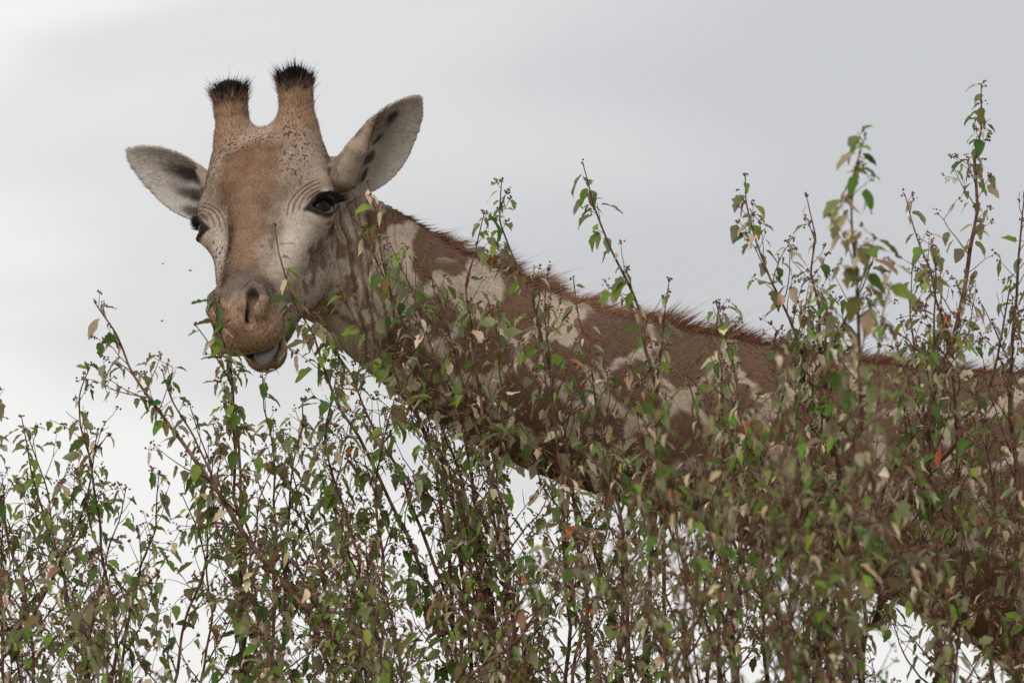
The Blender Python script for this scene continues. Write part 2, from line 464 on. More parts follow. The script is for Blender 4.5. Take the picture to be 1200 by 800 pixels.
# neck patches: cells round these centres, pale gaps between
cent = [(440, 262), (512, 300), (516, 366), (474, 404), (603, 362), (624, 462), (566, 512), (700, 402), (705, 500), (662, 552), (800, 425), (795, 520), (760, 590),
        (905, 440), (880, 540), (862, 622), (985, 470), (960, 600), (1040, 440), (1140, 452), (1060, 530), (1165, 505), (1180, 590), (1060, 650), (1140, 690), (1250, 460), (1260, 560), (1250, 680)]
cent += [(560, 405), (655, 420), (750, 455), (850, 470), (740, 540), (820, 585), (930, 505), (920, 655), (1000, 545), (1010, 660), (1110, 600)]
for gx in range(1340, 2700, 105):
    for gy in range(380, 1900, 105):
        cent.append((gx + random.uniform(-32, 32), gy + random.uniform(-32, 32)))
cent = np.array(cent, float)
wx = NX + 46 * (fbm(V * 11 + 3) - 0.5) + 18 * (fbm(V * 40 + 1) - 0.5); wy = NY + 46 * (fbm(V * 11 + 31) - 0.5) + 18 * (fbm(V * 40 + 17) - 0.5)
cream_cells = [(446, 318), (420, 320), (430, 372), (400, 380), (440, 430), (470, 300), (420, 235), (548, 350), (664, 385)]
isb = np.zeros(len(V))
d1 = np.full(len(V), 1e9); d2 = d1.copy()
for q, (cx, cy) in enumerate(list(cent) + cream_cells):
    d = np.hypot(wx - cx, wy - cy) * (1.0 if q < len(cent) else 1.25); nearer = d < d1; isb = np.where(nearer, q < len(cent), isb)
    d2 = np.where(nearer, d1, np.minimum(d2, d)); d1 = np.where(nearer, d, d1)
patch = sstep(5, 15, d2 - d1 + 7 * (n_mid - 0.5)) * isb * sstep(418, 428, NX - 0.1 * (NY - 300)) * sstep(95, 70, d1)
patch *= (V[:, 2] > 0.6)
C = lerp(C, BROWN * 1.0, patch * 0.94)
C *= (1 + 0.30 * (n_lo - 0.5))[:, None]
# head
hm = sstep(0.035, -0.035, (NX - 0.16 * (NY - 300) - 412) / 500.0) * (~isear)
face = np.tile(np.array([0.310, 0.235, 0.178]), (len(V), 1)) * (0.84 + 0.32 * n_mid)[:, None]
au = np.abs(U)
wob = 0.05 * (n_lo - 0.5) + 0.03 * (n_mid - 0.5)
# russet forehead and bridge
wob = wob * 1.3
fb = sstep(0.095, 0.045, au + wob) * sstep(0.142, 0.100, Vv + 0.3 * au + wob) * sstep(-0.30, -0.20, Vv) * sstep(-0.02, 0.02, W)
fb2 = sstep(0.062, 0.030, au + wob) * sstep(0.04, -0.02, Vv) * sstep(-0.30, -0.22, Vv) * sstep(-0.03, 0.0, W)
fb = np.maximum(fb * sstep(-0.03, 0.01, Vv), fb2 * 0.85)
face = lerp(face, (0.165, 0.086, 0.046), fb * np.clip(0.55 + 0.7 * fbm(V * 34 + 4), 0, 1) * 0.9)
# dark smudges beside the bridge and over the nose
sm = sstep(0.42, 0.60, fbm(V * 19 + 40)) * sstep(0.095, 0.06, au) * sstep(0.024, 0.042, au) * sstep(0.04, 0.0, Vv) * sstep(-0.30, -0.24, Vv) * sstep(-0.02, 0.01, W)
face = lerp(face, (0.095, 0.062, 0.047), sm * 0.7)
nose = sstep(-0.195, -0.235, Vv + wob) * sstep(-0.335, -0.300, Vv - 0.2 * W + wob) * sstep(-0.015, 0.02, W + wob) * sstep(0.098, 0.075, au)
face = lerp(face, (0.088, 0.066, 0.060), nose * (0.7 + 0.5 * (n_mid - 0.5)))
lip = sstep(-0.292, -0.318, Vv + 0.35 * W + 0.4 * wob)
lip = np.maximum(lip, sstep(-0.27, -0.30, Vv + 0.5 * wob) * sstep(-0.02, -0.05, W))
face = lerp(face, (0.315, 0.200, 0.125), lip * 0.9)
for s in (-1, 1):
    p0 = np.array([s * 0.032, -0.352, 0.004]); p1 = np.array([s * 0.046, -0.308, 0.034]); dv = p1 - p0; tt = np.clip((H - p0) @ dv / (dv @ dv), 0, 1)
    face = lerp(face, (0.022, 0.016, 0.015), sstep(0.0135, 0.0085, np.linalg.norm(H - p0 - tt[:, None] * dv, axis=1)))
frk = sstep(0.66, 0.74, vnoise(V * np.array([230, 230, 230]))) * lip
face = lerp(face, (0.10, 0.06, 0.045), frk * 0.45)
inner = sstep(-0.306, -0.325, Vv) * sstep(-0.078, -0.086, W) * sstep(-0.115, -0.104, W) * sstep(0.075, 0.05, au)
face = lerp(face, (0.045, 0.028, 0.024), inner * 0.9)
# small dark flecks on the crown
fk = sstep(0.54, 0.66, vnoise(H * np.array([190, 100, 100]) + 7)) * sstep(0.075, 0.125, Vv + 0.3 * au + wob) * sstep(0.26, 0.20, Vv) * sstep(0.14, 0.09, au) * sstep(-0.03, 0.01, W) * (0.5 + 0.8 * n_lo)
fk2 = sstep(0.60, 0.70, vnoise(H * np.array([150, 110, 110]) + 27)) * sstep(0.0, 0.05, Vv) * sstep(0.17, 0.12, Vv) * sstep(0.05, 0.075, au) * sstep(0.145, 0.115, au)
face = lerp(face, (0.085, 0.055, 0.045), np.maximum(fk, 0.7 * fk2) * 0.40)
FLECK = (sstep(0.075, 0.125, Vv + 0.3 * au + wob) * sstep(0.27, 0.21, Vv) * sstep(0.15, 0.10, au) * sstep(-0.03, 0.01, W) + 0.7 * sstep(-0.01, 0.05, Vv) * sstep(0.17, 0.12, Vv) * sstep(0.055, 0.085, au) * sstep(0.15, 0.12, au) + 0.55 * lip) * hm
# warm tan horns, black tips
hx = (Vv - 0.15) * 0.84 + (W - 0.05) * 0.54
horn = sstep(0.00, 0.06, hx) * (Vv > 0.1) * sstep(0.02, 0.05, W)
face = lerp(face, np.array([0.25, 0.145, 0.080]), horn * sstep(0.03, 0.05, au) * 0.75)
face = lerp(face, (0.022, 0.018, 0.018), sstep(0.130, 0.152, hx + 0.05 * (n_hi - 0.5)))
# pale cheeks below the eye, dark cheek spots
pale = sstep(0.05, 0.09, au + 0.5 * wob) * sstep(0.01, -0.04, Vv) * sstep(-0.26, -0.16, Vv)
face = lerp(face, (0.47, 0.395, 0.325), pale * 0.75)
for (cx, cy, rx, ry, an) in [(376, 308, 11, 22, 8), (398, 292, 6, 15, 8), (388, 272, 3.5, 8, 20), (412, 300, 6, 22, 6), (404, 335, 7, 9, 0), (392, 345, 9, 7, 30), (420, 345, 6, 14, 10), (365, 335, 6, 7, 0),
                             (385, 365, 10, 5, 20), (408, 375, 12, 5, 30), (430, 385, 5, 15, 10), (430, 305, 3.5, 20, 8)]:
    ca, sa = math.cos(math.radians(an)), math.sin(math.radians(an)); x = wx - cx - 0; y = wy - cy
    m = sstep(1.25, 0.8, np.hypot((x * ca + y * sa) / rx, (-x * sa + y * ca) / ry)) * (U > 0)
    face = lerp(face, (0.155, 0.095, 0.065), m * 0.85); C = lerp(C, (0.155, 0.095, 0.065), m * 0.8)
    x = U * 0
# eye skin
for s, c, n, e1, e2 in EYES:
    r = H - c; a = r @ e1; b = r @ e2; d = r @ n
    alm = np.abs(b + 0.001) - np.where(b > 0, 0.0275, 0.0290) * np.clip(1 - (np.abs(a) / 0.047) ** 2, -1, 1)
    m = sstep(0.006, -0.001, alm + 0.004 * (n_hi - 0.5)) * (d > 0.004)
    brow = sstep(0.010, 0.002, np.abs(b - 0.030 - 0.35 * (a + 0.01))) * sstep(0.012, -0.006, a) * sstep(-0.048, -0.026, a) * (d > 0)
    face = lerp(face, (0.52, 0.46, 0.40), sstep(0.012, 0.004, np.abs(b - 0.030)) * sstep(-0.012, 0.004, a) * sstep(0.05, 0.03, a) * (d > 0) * 0.7)
    face = lerp(face, (0.03, 0.024, 0.022), np.maximum(m, brow * 0.75))
# brow wrinkle troughs: crease shade painted into the face colour
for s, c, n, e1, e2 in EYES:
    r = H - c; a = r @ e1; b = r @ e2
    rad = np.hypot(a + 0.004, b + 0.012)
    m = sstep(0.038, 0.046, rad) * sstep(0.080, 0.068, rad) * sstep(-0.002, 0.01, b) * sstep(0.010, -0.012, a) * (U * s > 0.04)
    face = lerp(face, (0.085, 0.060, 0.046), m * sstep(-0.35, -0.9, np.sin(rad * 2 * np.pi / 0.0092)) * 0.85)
for s, base, a, b, c, Ln in EARS:
    p0 = hw(s * 0.100, 0.125, -0.020); p1 = base + a * 0.06; dv = p1 - p0; tt = np.clip((V - p0) @ dv / (dv @ dv), 0, 1)
    m = sstep(0.060, 0.035, np.linalg.norm(V - p0 - tt[:, None] * dv, axis=1) + 0.03 * (n_mid - 0.5)) * (U * s > 0.118)
    face = lerp(face, np.array([0.115, 0.085, 0.068]), m * sstep(0.40, 0.62, fbm(np.stack([(V @ a) * 25, (V @ b) * 110, (V @ c) * 110], 1))) * 0.85)
C = C + (face - C) * hm[:, None]
C = lerp(C, (0.13, 0.092, 0.07), fold_m * sstep(-0.3, -1.0, fold) * 0.75)  # neck fold troughs darkened in the coat colour as crease shade
# ears
te, be = np.clip(ear_t, 0, 1), ear_b
outer = np.tile(np.array([0.30, 0.235, 0.18]), (len(V), 1)) * (0.8 + 0.4 * n_mid)[:, None]
outer = lerp(outer, (0.14, 0.11, 0.095), sstep(0.34, 0.10, te + 0.3 * (n_mid - 0.5)) * sstep(0.45, 0.6, fbm(V * 50)) * 0.8)
innr = np.tile(np.array([0.37, 0.33, 0.295]), (len(V), 1)) * (0.86 + 0.28 * n_mid)[:, None]
dk = np.zeros(len(V))
for (t0, b0, rt, rb, sl_) in [(0.70, 0.028, 0.085, 0.012, 0.05), (0.50, 0.008, 0.07, 0.005, 0.05), (0.36, -0.012, 0.075, 0.010, 0.06), (0.24, -0.034, 0.07, 0.008, 0.12)]:
    dk = np.maximum(dk, sstep(1.3, 0.5, np.hypot((te - t0) / rt, (be - b0 - sl_ * (te - t0)) / rb) + 0.5 * (n_hi - 0.5)) * (ear_s > 0))
for (t0, b0, rt, rb) in [(0.40, 0.030, 0.30, 0.020), (0.36, -0.012, 0.20, 0.017), (0.28, -0.048, 0.16, 0.014), (0.14, 0.0, 0.12, 0.06)]:
    dk = np.maximum(dk, sstep(1.35, 0.4, np.hypot((te - t0) / rt, (be - b0 + 0.03 * (te - t0)) / rb) + 0.5 * (n_hi - 0.5)) * (ear_s < 0))
innr = lerp(innr, (0.045, 0.038, 0.036), dk * 0.92)
E_ = lerp(outer, (0, 0, 0), np.zeros(len(V)))
inm = sstep(-0.05, 0.25, ear_c)
foldline = np.where(ear_s > 0, -0.034 + 0.155 * np.clip(te - 0.12, 0, 1), -0.01 + 0.20 * np.clip(te - 0.10, 0, 1))
inm = inm * np.where((ear_s > 0) & (te < 0.72), sstep(0.006, -0.004, be - foldline), 1) * np.where(ear_s < 0, 1 - sstep(0.0, 0.012, be - foldline) * sstep(0.42, 0.32, te), 1)
E_ = outer + (innr - outer) * inm[:, None]
C = np.where(isear[:, None], E_, C)
# legs fade to cream, dark hooves
C = np.where((V[:, 2] < 0.13)[:, None], np.array([0.05, 0.04, 0.035]), C)
C = np.clip(C * (0.9 + 0.2 * n_hi)[:, None], 0.008, 0.8)

def coat_material():
    m, t, b = new_mat('giraffe_coat')
    N = t.nodes.new; L = t.links.new
    at_ = N('ShaderNodeAttribute'); at_.attribute_name = 'coat'
    tcn = N('ShaderNodeTexCoord')
    no = N('ShaderNodeTexNoise'); no.inputs['Scale'].default_value = 260; no.inputs['Detail'].default_value = 3
    L(tcn.outputs['Object'], no.inputs['Vector'])
    mr = N('ShaderNodeMapRange'); mr.inputs['To Min'].default_value = 0.58; mr.inputs['To Max'].default_value = 1.42
    L(no.outputs['Fac'], mr.inputs['Value'])
    mu = N('ShaderNodeVectorMath'); mu.operation = 'SCALE'
    L(at_.outputs['Color'], mu.inputs[0]); L(mr.outputs[0], mu.inputs['Scale'])
    fa = N('ShaderNodeAttribute'); fa.attribute_name = 'fleck'
    mpf = N('ShaderNodeMapping'); mpf.inputs['Scale'].default_value = (1.0, 1.0, 0.62); mpf.inputs['Rotation'].default_value = (0, 0.5, 0); L(tcn.outputs['Object'], mpf.inputs['Vector'])
    nf = N('ShaderNodeTexNoise'); nf.inputs['Scale'].default_value = 150; nf.inputs['Detail'].default_value = 1.0; L(mpf.outputs[0], nf.inputs['Vector'])
    rf = N('ShaderNodeMapRange'); rf.inputs['From Min'].default_value = 0.57; rf.inputs['From Max'].default_value = 0.63; L(nf.outputs['Fac'], rf.inputs['Value'])
    mf = N('ShaderNodeMath'); mf.operation = 'MULTIPLY'; L(rf.outputs[0], mf.inputs[0]); L(fa.outputs['Fac'], mf.inputs[1])
    mfc = N('ShaderNodeMix'); mfc.data_type = 'RGBA'; mfc.inputs[7].default_value = (0.045, 0.030, 0.025, 1); L(mf.outputs[0], mfc.inputs[0]); L(mu.outputs[0], mfc.inputs[6])
    L(mfc.outputs[2], b.inputs['Base Color'])
    b.inputs['Roughness'].default_value = 0.85
    b.inputs['Specular IOR Level'].default_value = 0.05
    b.inputs['Sheen Weight'].default_value = 0.0; b.inputs['Sheen Roughness'].default_value = 0.5
    bp = N('ShaderNodeBump'); bp.inputs['Strength'].default_value = 0.35; bp.inputs['Distance'].default_value = 0.003
    L(no.outputs['Fac'], bp.inputs['Height']); L(bp.outputs[0], b.inputs['Normal'])
    return m
COAT = coat_material()
def hair_material(name, attr='coat', rough=0.6):
    m, t, b = new_mat(name)
    a = t.nodes.new('ShaderNodeAttribute'); a.attribute_name = attr
    t.links.new(a.outputs['Color'], b.inputs['Base Color'])
    b.inputs['Roughness'].default_value = rough; b.inputs['Specular IOR Level'].default_value = 0.08
    return m
HAIR = hair_material('giraffe_hair')

giraffe = empty('giraffe', (2.3, BY, 0))
tag(giraffe, 'giraffe with russet face and patched neck peering over the leafy shrubs', 'giraffe')
GOFF = np.array([2.3, BY, 0])
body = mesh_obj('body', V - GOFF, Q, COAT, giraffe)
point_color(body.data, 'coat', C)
_fa = body.data.attributes.new('fleck', 'FLOAT', 'POINT'); _fa.data.foreach_set('value', np.clip(FLECK, 0, 1).astype(np.float32))

# --- strands of hair as slim tapering blades
def strands(name, roots, dirs, lens, rad, cols, norms=None, bend=None, seg=3, mat=HAIR, parent=giraffe, off=GOFF):
    n = len(roots); roots = np.asarray(roots, float); dirs = np.asarray(dirs, float)
    lens = np.asarray(lens, float)[:, None]
    if bend is None: bend = np.zeros((n, 3))
    side = np.cross(dirs, np.tile([0.0, 1.0, 0.0], (n, 1)) + rng.normal(0, 0.35, (n, 3))); side /= np.linalg.norm(side, axis=1, keepdims=True) + 1e-9
    if norms is not None:
        fl = np.sum(np.cross(side, dirs) * norms, 1) < 0; side[fl] *= -1
    rows = []; rad = np.broadcast_to(np.asarray(rad, float), (n,))[:, None]
    for i in range(seg):
        t = i / seg; p = roots + dirs * lens * t + bend * lens * t * t
        w = rad * (1 - t) ** 0.7
        rows += [p - side * w, p + side * w]
    rows.append(roots + dirs * lens + bend * lens)
    k = 2 * seg + 1
    P = np.stack(rows, 1).reshape(-1, 3)
    base = (np.arange(n) * k)[:, None]
    tri = []
    for i in range(seg - 1): tri += [[2 * i, 2 * i + 1, 2 * i + 3], [2 * i, 2 * i + 3, 2 * i + 2]]
    tri.append([2 * seg - 2, 2 * seg - 1, 2 * seg])
    T = (base[:, None, :] + np.array(tri)[None]).reshape(-1, 3)
    o = mesh_obj(name, P - off, T, mat, parent)
    point_color(o.data, 'coat', np.repeat(np.asarray(cols), k, 0))
    if norms is not None:
        o.data.normals_split_custom_set_from_vertices(np.repeat(norms, k, 0).astype(np.float32))
    o['kind'] = 'stuff'
    return o

# short coat
def coat_hair():
    a = np.linalg.norm(np.cross(V[Q[:, 2]] - V[Q[:, 0]], V[Q[:, 3]] - V[Q[:, 1]]), axis=1)
    cx = V[Q[:, 0], 0]
    dens = np.where(cx < -0.2, 1.0, np.where(cx < 1.35, 0.40, 0.0))
    dens = dens * np.where(VN[Q[:, 0], 1] > 0.45, 0.1, 1.0)
    H0 = to_head(V[Q[:, 0]])
    for s, c, n, e1, e2 in EYES:
        dens = dens * (np.linalg.norm(H0 - c, axis=1) > 0.047)
    mouth = (H0[:, 1] < -0.29) & (H0[:, 2] < -0.07) & (H0[:, 2] > -0.125)
    dens = dens * (~mouth)
    p = a * dens; p /= p.sum()
    n = 300000
    f = rng.choice(len(Q), n, p=p); w = rng.random((n, 4)) ** 1.0; w /= w.sum(1, keepdims=True)
    root = sum(V[Q[f, k]] * w[:, k:k + 1] for k in range(4)); nn = VN[Q[f, 0]]
    cc = sum(C[Q[f, k]] * w[:, k:k + 1] for k in range(4))
    hh = to_head(root); hd = sstep(-0.22, -0.36, root[:, 0])[:, None]
    flow = hd * (-HM[1] * 0.8 + 0.2 * np.array([0, 0, -1]))[None] + (1 - hd) * np.array([0.8, 0, -0.6])[None]
    up = sstep(0.18, 0.22, hh[:, 1] + 0.3 * hh[:, 2])[:, None] * hd          # horns: hair runs upwards
    flow = flow * (1 - up) + HM[1][None] * up
    isr = isear[Q[f, 0]]
    for s, base, aa, b, c, Ln in EARS: flow[isr & (ear_s[Q[f, 0]] == s)] = aa * 0.9
    flow = flow - nn * np.sum(flow * nn, 1, keepdims=True)
    flow /= np.linalg.norm(flow, axis=1, keepdims=True) + 1e-6
    d = flow + nn * (0.42 + 0.2 * rng.random((n, 1))) + rng.normal(0, 0.16, (n, 3)); d /= np.linalg.norm(d, axis=1, keepdims=True)
    ln = rng.uniform(0.006, 0.0115, n) * np.where(root[:, 0] < -0.2, 0.8, 1.25)
    ln = ln * np.where(up[:, 0] > 0.5, 1.6, 1.0)
    cc = cc * np.exp(rng.normal(-0.04, 0.36, (n, 1)))
    strands('coat_hair', root - nn * 0.0008, d, ln, 0.00055, np.clip(cc, 0.005, 0.8), norms=nn, bend=-nn * 0.12, seg=1)
coat_hair()

# mane along the crest
def mane():
    n = 14000
    t = rng.random(n); i0 = 4.6; ip = i0 + t * (len(NK) - 2.5 - i0)
    i = np.floor(ip).astype(int); f = (ip - i)[:, None]
    P = NK[i] * (1 - f) + NK[i + 1] * f; T = NK[i + 1, :3] - NK[i, :3]; T /= np.linalg.norm(T, axis=1, keepdims=True)
    up = np.cross(np.array([0, 1.0, 0])[None], T); up *= -np.sign(up[:, 2:3] + 1e-9) * -1
    yy = rng.normal(0, 0.016, n)
    root = P[:, :3] + up * (P[:, 3:4] - 0.012 - (yy[:, None] ** 2) * 6); root[:, 1] += yy
    clump = fbm(np.stack([root[:, 0] * 26, yy * 60, root[:, 2] * 0], 1), 2)[:, None]
    d = up * (0.55 + 0.6 * clump) + T * (1.15 - 0.7 * clump + 0.5 * (vnoise(np.stack([root[:, 0] * 9, yy * 0, yy * 0], 1))[:, None] - 0.5)) + rng.normal(0, 0.14, (n, 3)); d[:, 1] += yy * 9
    d /= np.linalg.norm(d, axis=1, keepdims=True)
    grow = sstep(-0.36, -0.10, root[:, 0]) * 0.75 + 0.25
    ln = rng.uniform(0.028, 0.075, n) * grow * (0.45 + 1.1 * clump[:, 0] ** 1.5) * np.where(rng.random(n) < 0.02, 1.6, 1)
    colr = np.array([0.120, 0.053, 0.031])[None] * np.exp(rng.normal(0, 0.35, (n, 1))) * (1 + 0.5 * (clump - 0.5))
    tan = sstep(0.25, 0.0, np.abs(root[:, 0] - 0.16))[:, None]
    colr = colr * (1 - tan * 0.6) + np.array([0.33, 0.19, 0.11]) * tan * 0.6
    strands('mane', root, d, ln, 0.0010, np.clip(colr, 0.01, 0.6), bend=T * 0.22 + rng.normal(0, 0.08, (n, 3)), seg=3)
mane()

# dark brushes on the horn tips
for s in (-1, 1):
    n = 3000
    a0 = hw(s * 0.083, 0.205, 0.086); b0 = hw(s * 0.085, 0.308, 0.152); ax = nrm(b0 - a0); L0 = np.linalg.norm(b0 - a0)
    r = rng.normal(0, 1, (n, 3)); r -= np.outer(r @ ax, ax); r /= np.linalg.norm(r, axis=1, keepdims=True)
    h = rng.beta(1.6, 0.9, n); rad = np.where(h > 0.96, rng.random(n) ** 0.6 * 0.032, 0.0405 - 0.006 * h)
    root = a0 + np.outer(h * L0, ax) + r * rad[:, None] * 0.97; hb_ = h; h = np.clip((h - 0.5) * 2, 0, 1)
    cl = vnoise(r * 3.2 + h[:, None] * 2 + s * 9)[:, None]
    d = ax * 0.9 + r * (0.02 + 0.75 * cl * (0.25 + h[:, None])) + rng.normal(0, 0.15, (n, 3)); d /= np.linalg.norm(d, axis=1, keepdims=True)
    ln = rng.uniform(0.010, 0.030, n) * (0.6 + 0.6 * h) * (0.5 + 1.1 * cl[:, 0]) * np.where(rng.random(n) < 0.06, 1.6, 1)
    k = sstep(0.25, 0.65, h + rng.normal(0, 0.12, n))[:, None]
    cc = np.array([0.22, 0.125, 0.07]) * (1 - k) + np.array([0.014, 0.012, 0.014]) * k
    strands('horn_tuft', root, d, ln, 0.0007, cc * np.exp(rng.normal(0, 0.3, (n, 1))), bend=r * 0.10, seg=2)

# whiskers on the lips
n = 260
t = rng.random(n); uu = rng.uniform(-0.05, 0.07, n)
root = np.array([hw(0.016 + (a - 0.01) * 0.55, -0.358 + 0.012 * rng.random(), -0.140 + 0.012 * rng.random()) for a in uu])
d = np.array([0, -0.25, -0.8]) + rng.normal(0, 0.35, (n, 3)); d /= np.linalg.norm(d, axis=1, keepdims=True)
strands('chin_hair', root, d, rng.uniform(0.008, 0.024, n), 0.0005, np.tile([0.10, 0.065, 0.045], (n, 1)), seg=2)

# eyes
def eye_material():
    m, t, b = new_mat('giraffe_eye')
    tcn = t.nodes.new('ShaderNodeTexCoord'); sp = t.nodes.new('ShaderNodeSeparateXYZ')
    t.links.new(tcn.outputs['Object'], sp.inputs[0])
    r = t.nodes.new('ShaderNodeValToRGB')
    r.color_ramp.elements[0].position = 0.70; r.color_ramp.elements[0].color = (0.012, 0.009, 0.009, 1)
    r.color_ramp.elements[1].position = 0.80; r.color_ramp.elements[1].color = (0.022, 0.011, 0.007, 1)
    e = r.color_ramp.elements.new(0.93); e.color = (0.014, 0.007, 0.005, 1); e = r.color_ramp.elements.new(0.95); e.color = (0.003, 0.003, 0.004, 1)
    mr = t.nodes.new('ShaderNodeMath'); mr.operation = 'DIVIDE'; mr.inputs[1].default_value = EYE_R
    t.links.new(sp.outputs['Z'], mr.inputs[0]); t.links.new(mr.outputs[0], r.inputs['Fac'])
    t.links.new(r.outputs[0], b.inputs['Base Color'])
    b.inputs['Roughness'].default_value = 0.06; b.inputs['Specular IOR Level'].default_value = 0.13
    return m
EYEM = eye_material()
def uv_sphere(rx, ry, rz, nu=24, nv=14):
    v = [(0, 0, rz)]
    for i in range(1, nv):
        a = math.pi * i / nv
        for j in range(nu):
            b = 2 * math.pi * j / nu; v.append((rx * math.sin(a) * math.cos(b), ry * math.sin(a) * math.sin(b), rz * math.cos(a)))
    v.append((0, 0, -rz)); f = []
    for j in range(nu): f.append((0, 1 + j, 1 + (j + 1) % nu))
    for i in range(nv - 2):
        for j in range(nu):
            a = 1 + i * nu + j; b = 1 + i * nu + (j + 1) % nu; f.append((a, a + nu, b + nu, b))
    l = len(v) - 1; o = 1 + (nv - 2) * nu
    for j in range(nu): f.append((l, o + (j + 1) % nu, o + j))
    return np.array(v), f
wetm, t_, b_ = new_mat('wet_lid'); b_.inputs['Base Color'].default_value = (0.16, 0.14, 0.145, 1); b_.inputs['Roughness'].default_value = 0.18
for s, c, n, e1, e2 in EYES:
    v, f = uv_sphere(EYE_R, EYE_R, EYE_R * 1.04, 32, 24)
    eye = mesh_obj('eye', v, f, EYEM, giraffe)
    ax = np.stack([e1, e2, n]) @ HM
    M = Matrix.Identity(4)
    for i in range(3):
        for j in range(3): M[j][i] = ax[i][j]
    if M.to_3x3().determinant() < 0:
        for j in range(3): M[j][0] = -M[j][0]
    M.translation = Vector(hw(*(c + n * 0.001)) - GOFF)
    eye.matrix_basis = M
    # moist rim of the lower lid
    ring = []; pts = []
    for t in np.linspace(-0.93, 0.93, 15):
        q = e1 * (t * 0.030) + e2 * (-0.0212 * (1 - abs(t) ** 2.4) + 0.001); q = q + n * math.sqrt(max(0.0335 ** 2 - q @ q, 1e-6)); pts.append(hw(*(c + q)))
    vv = []; ff = []
    for i, p in enumerate(pts):
        tn = nrm(pts[min(i + 1, len(pts) - 1)] - pts[max(i - 1, 0)]); x = nrm(np.cross(tn, [0.1, 1, 0.2])); y = np.cross(tn, x)
        for k in range(6):
            a = k * math.pi / 3; vv.append(p + 0.0021 * (math.cos(a) * x + math.sin(a) * y))
    for i in range(len(pts) - 1):
        for k in range(6): ff.append((i * 6 + k, i * 6 + (k + 1) % 6, i * 6 + 6 + (k + 1) % 6, i * 6 + 6 + k))
    mesh_obj('lower_eyelid_rim', np.array(vv) - GOFF, ff, wetm, giraffe)
    # lashes
    m = 620
    t = rng.uniform(-0.75, 1.0, m); hh = 0.0205 * (1 - t * t) + 0.002 + rng.normal(0, 0.0012, m)
    q = np.outer(t * 0.032, e1) + np.outer(hh, e2); q = q + np.outer(np.sqrt(np.maximum(0.0425 ** 2 - np.sum(q * q, 1), 1e-6)), n)
    root = HO + (c + q) @ HM
    d = np.outer(np.full(m, 0.34), n) + np.outer(0.45 + 0.8 * (t + 0.3), e1) + np.outer(np.full(m, 0.02), e2) + rng.normal(0, 0.10, (m, 3))
    d = d @ HM; d /= np.linalg.norm(d, axis=1, keepdims=True)
    ln = rng.uniform(0.020, 0.036, m) * (0.6 + 0.7 * np.clip(t, 0, 1))
    if s < 0: ln = ln * 1.35
    strands('eyelashes', root, d, ln, 0.0007, np.tile([0.010, 0.009, 0.010], (m, 1)), bend=np.tile((e2 * 0.10 + e1 * 0.1) @ HM, (m, 1)), seg=3)

# tongue tip between the lips
tm, t_, b_ = new_mat('tongue_skin'); b_.inputs['Base Color'].default_value = (0.15, 0.135, 0.14, 1); b_.inputs['Roughness'].default_value = 0.38
v, f = uv_sphere(0.030, 0.046, 0.0135, 24, 16)
v[:, 2] += -0.10 * v[:, 0] ** 2 / 0.03 - 2.5 * np.clip(-v[:, 1] - 0.01, 0, 1) ** 2 * 4
tw = np.array([hw(0.030 + a, -0.348 + b, -0.0945 + c) for a, b, c in v])
mesh_obj('tongue', tw - GOFF, f, tm, giraffe)
# tail tuft
n = 900
root = np.array([3.54, BY, 1.32]) + rng.normal(0, 0.015, (n, 3)); d = np.array([0, 0, -1.0]) + rng.normal(0, 0.10, (n, 3))
strands('tail_tuft', root, d, rng.uniform(0.3, 0.6, n), 0.0015, np.tile([0.02, 0.017, 0.015], (n, 1)), seg=3)


# ------------------------------------------------------------------ shrubs
def leaf_material(name, single):
    m, t, b = new_mat(name); N = t.nodes.new; L = t.links.new
    if single:
        src = N('ShaderNodeObjectInfo').outputs['Color']
    else:
        a = N('ShaderNodeAttribute'); a.attribute_name = 'leaf_colour'; src = a.outputs['Color']
    tcn = N('ShaderNodeTexCoord'); no = N('ShaderNodeTexNoise'); no.inputs['Scale'].default_value = 120; no.inputs['Detail'].default_value = 3
    L(tcn.outputs['Object'], no.inputs['Vector'])
    mr = N('ShaderNodeMapRange'); mr.inputs['To Min'].default_value = 0.70; mr.inputs['To Max'].default_value = 1.3
    L(no.outputs['Fac'], mr.inputs['Value'])
    top = N('ShaderNodeVectorMath'); top.operation = 'SCALE'; L(src, top.inputs[0]); L(mr.outputs[0], top.inputs['Scale'])
    under = N('ShaderNodeMix'); under.data_type = 'RGBA'; under.inputs[0].default_value = 0.60
    under.inputs[6].default_value = (0.56, 0.50, 0.37, 1); L(src, under.inputs[7])
    geo = N('ShaderNodeNewGeometry')
    mixc = N('ShaderNodeMix'); mixc.data_type = 'RGBA'
    L(geo.outputs['Backfacing'], mixc.inputs[0]); L(top.outputs[0], mixc.inputs[6]); L(under.outputs[2], mixc.inputs[7])
    L(mixc.outputs[2], b.inputs['Base Color'])
    b.inputs['Roughness'].default_value = 0.55; b.inputs['Specular IOR Level'].default_value = 0.15
    tr = N('ShaderNodeBsdfTranslucent'); L(mixc.outputs[2], tr.inputs['Color'])
    ms = N('ShaderNodeMixShader'); ms.inputs['Fac'].default_value = 0.42
    o = [n for n in t.nodes if n.type == 'OUTPUT_MATERIAL'][0]
    L(b.outputs[0], ms.inputs[1]); L(tr.outputs[0], ms.inputs[2]); L(ms.outputs[0], o.inputs['Surface'])
    return m
LEAF1 = leaf_material('leaf_single', True); LEAFN = leaf_material('leaf_mass', False)

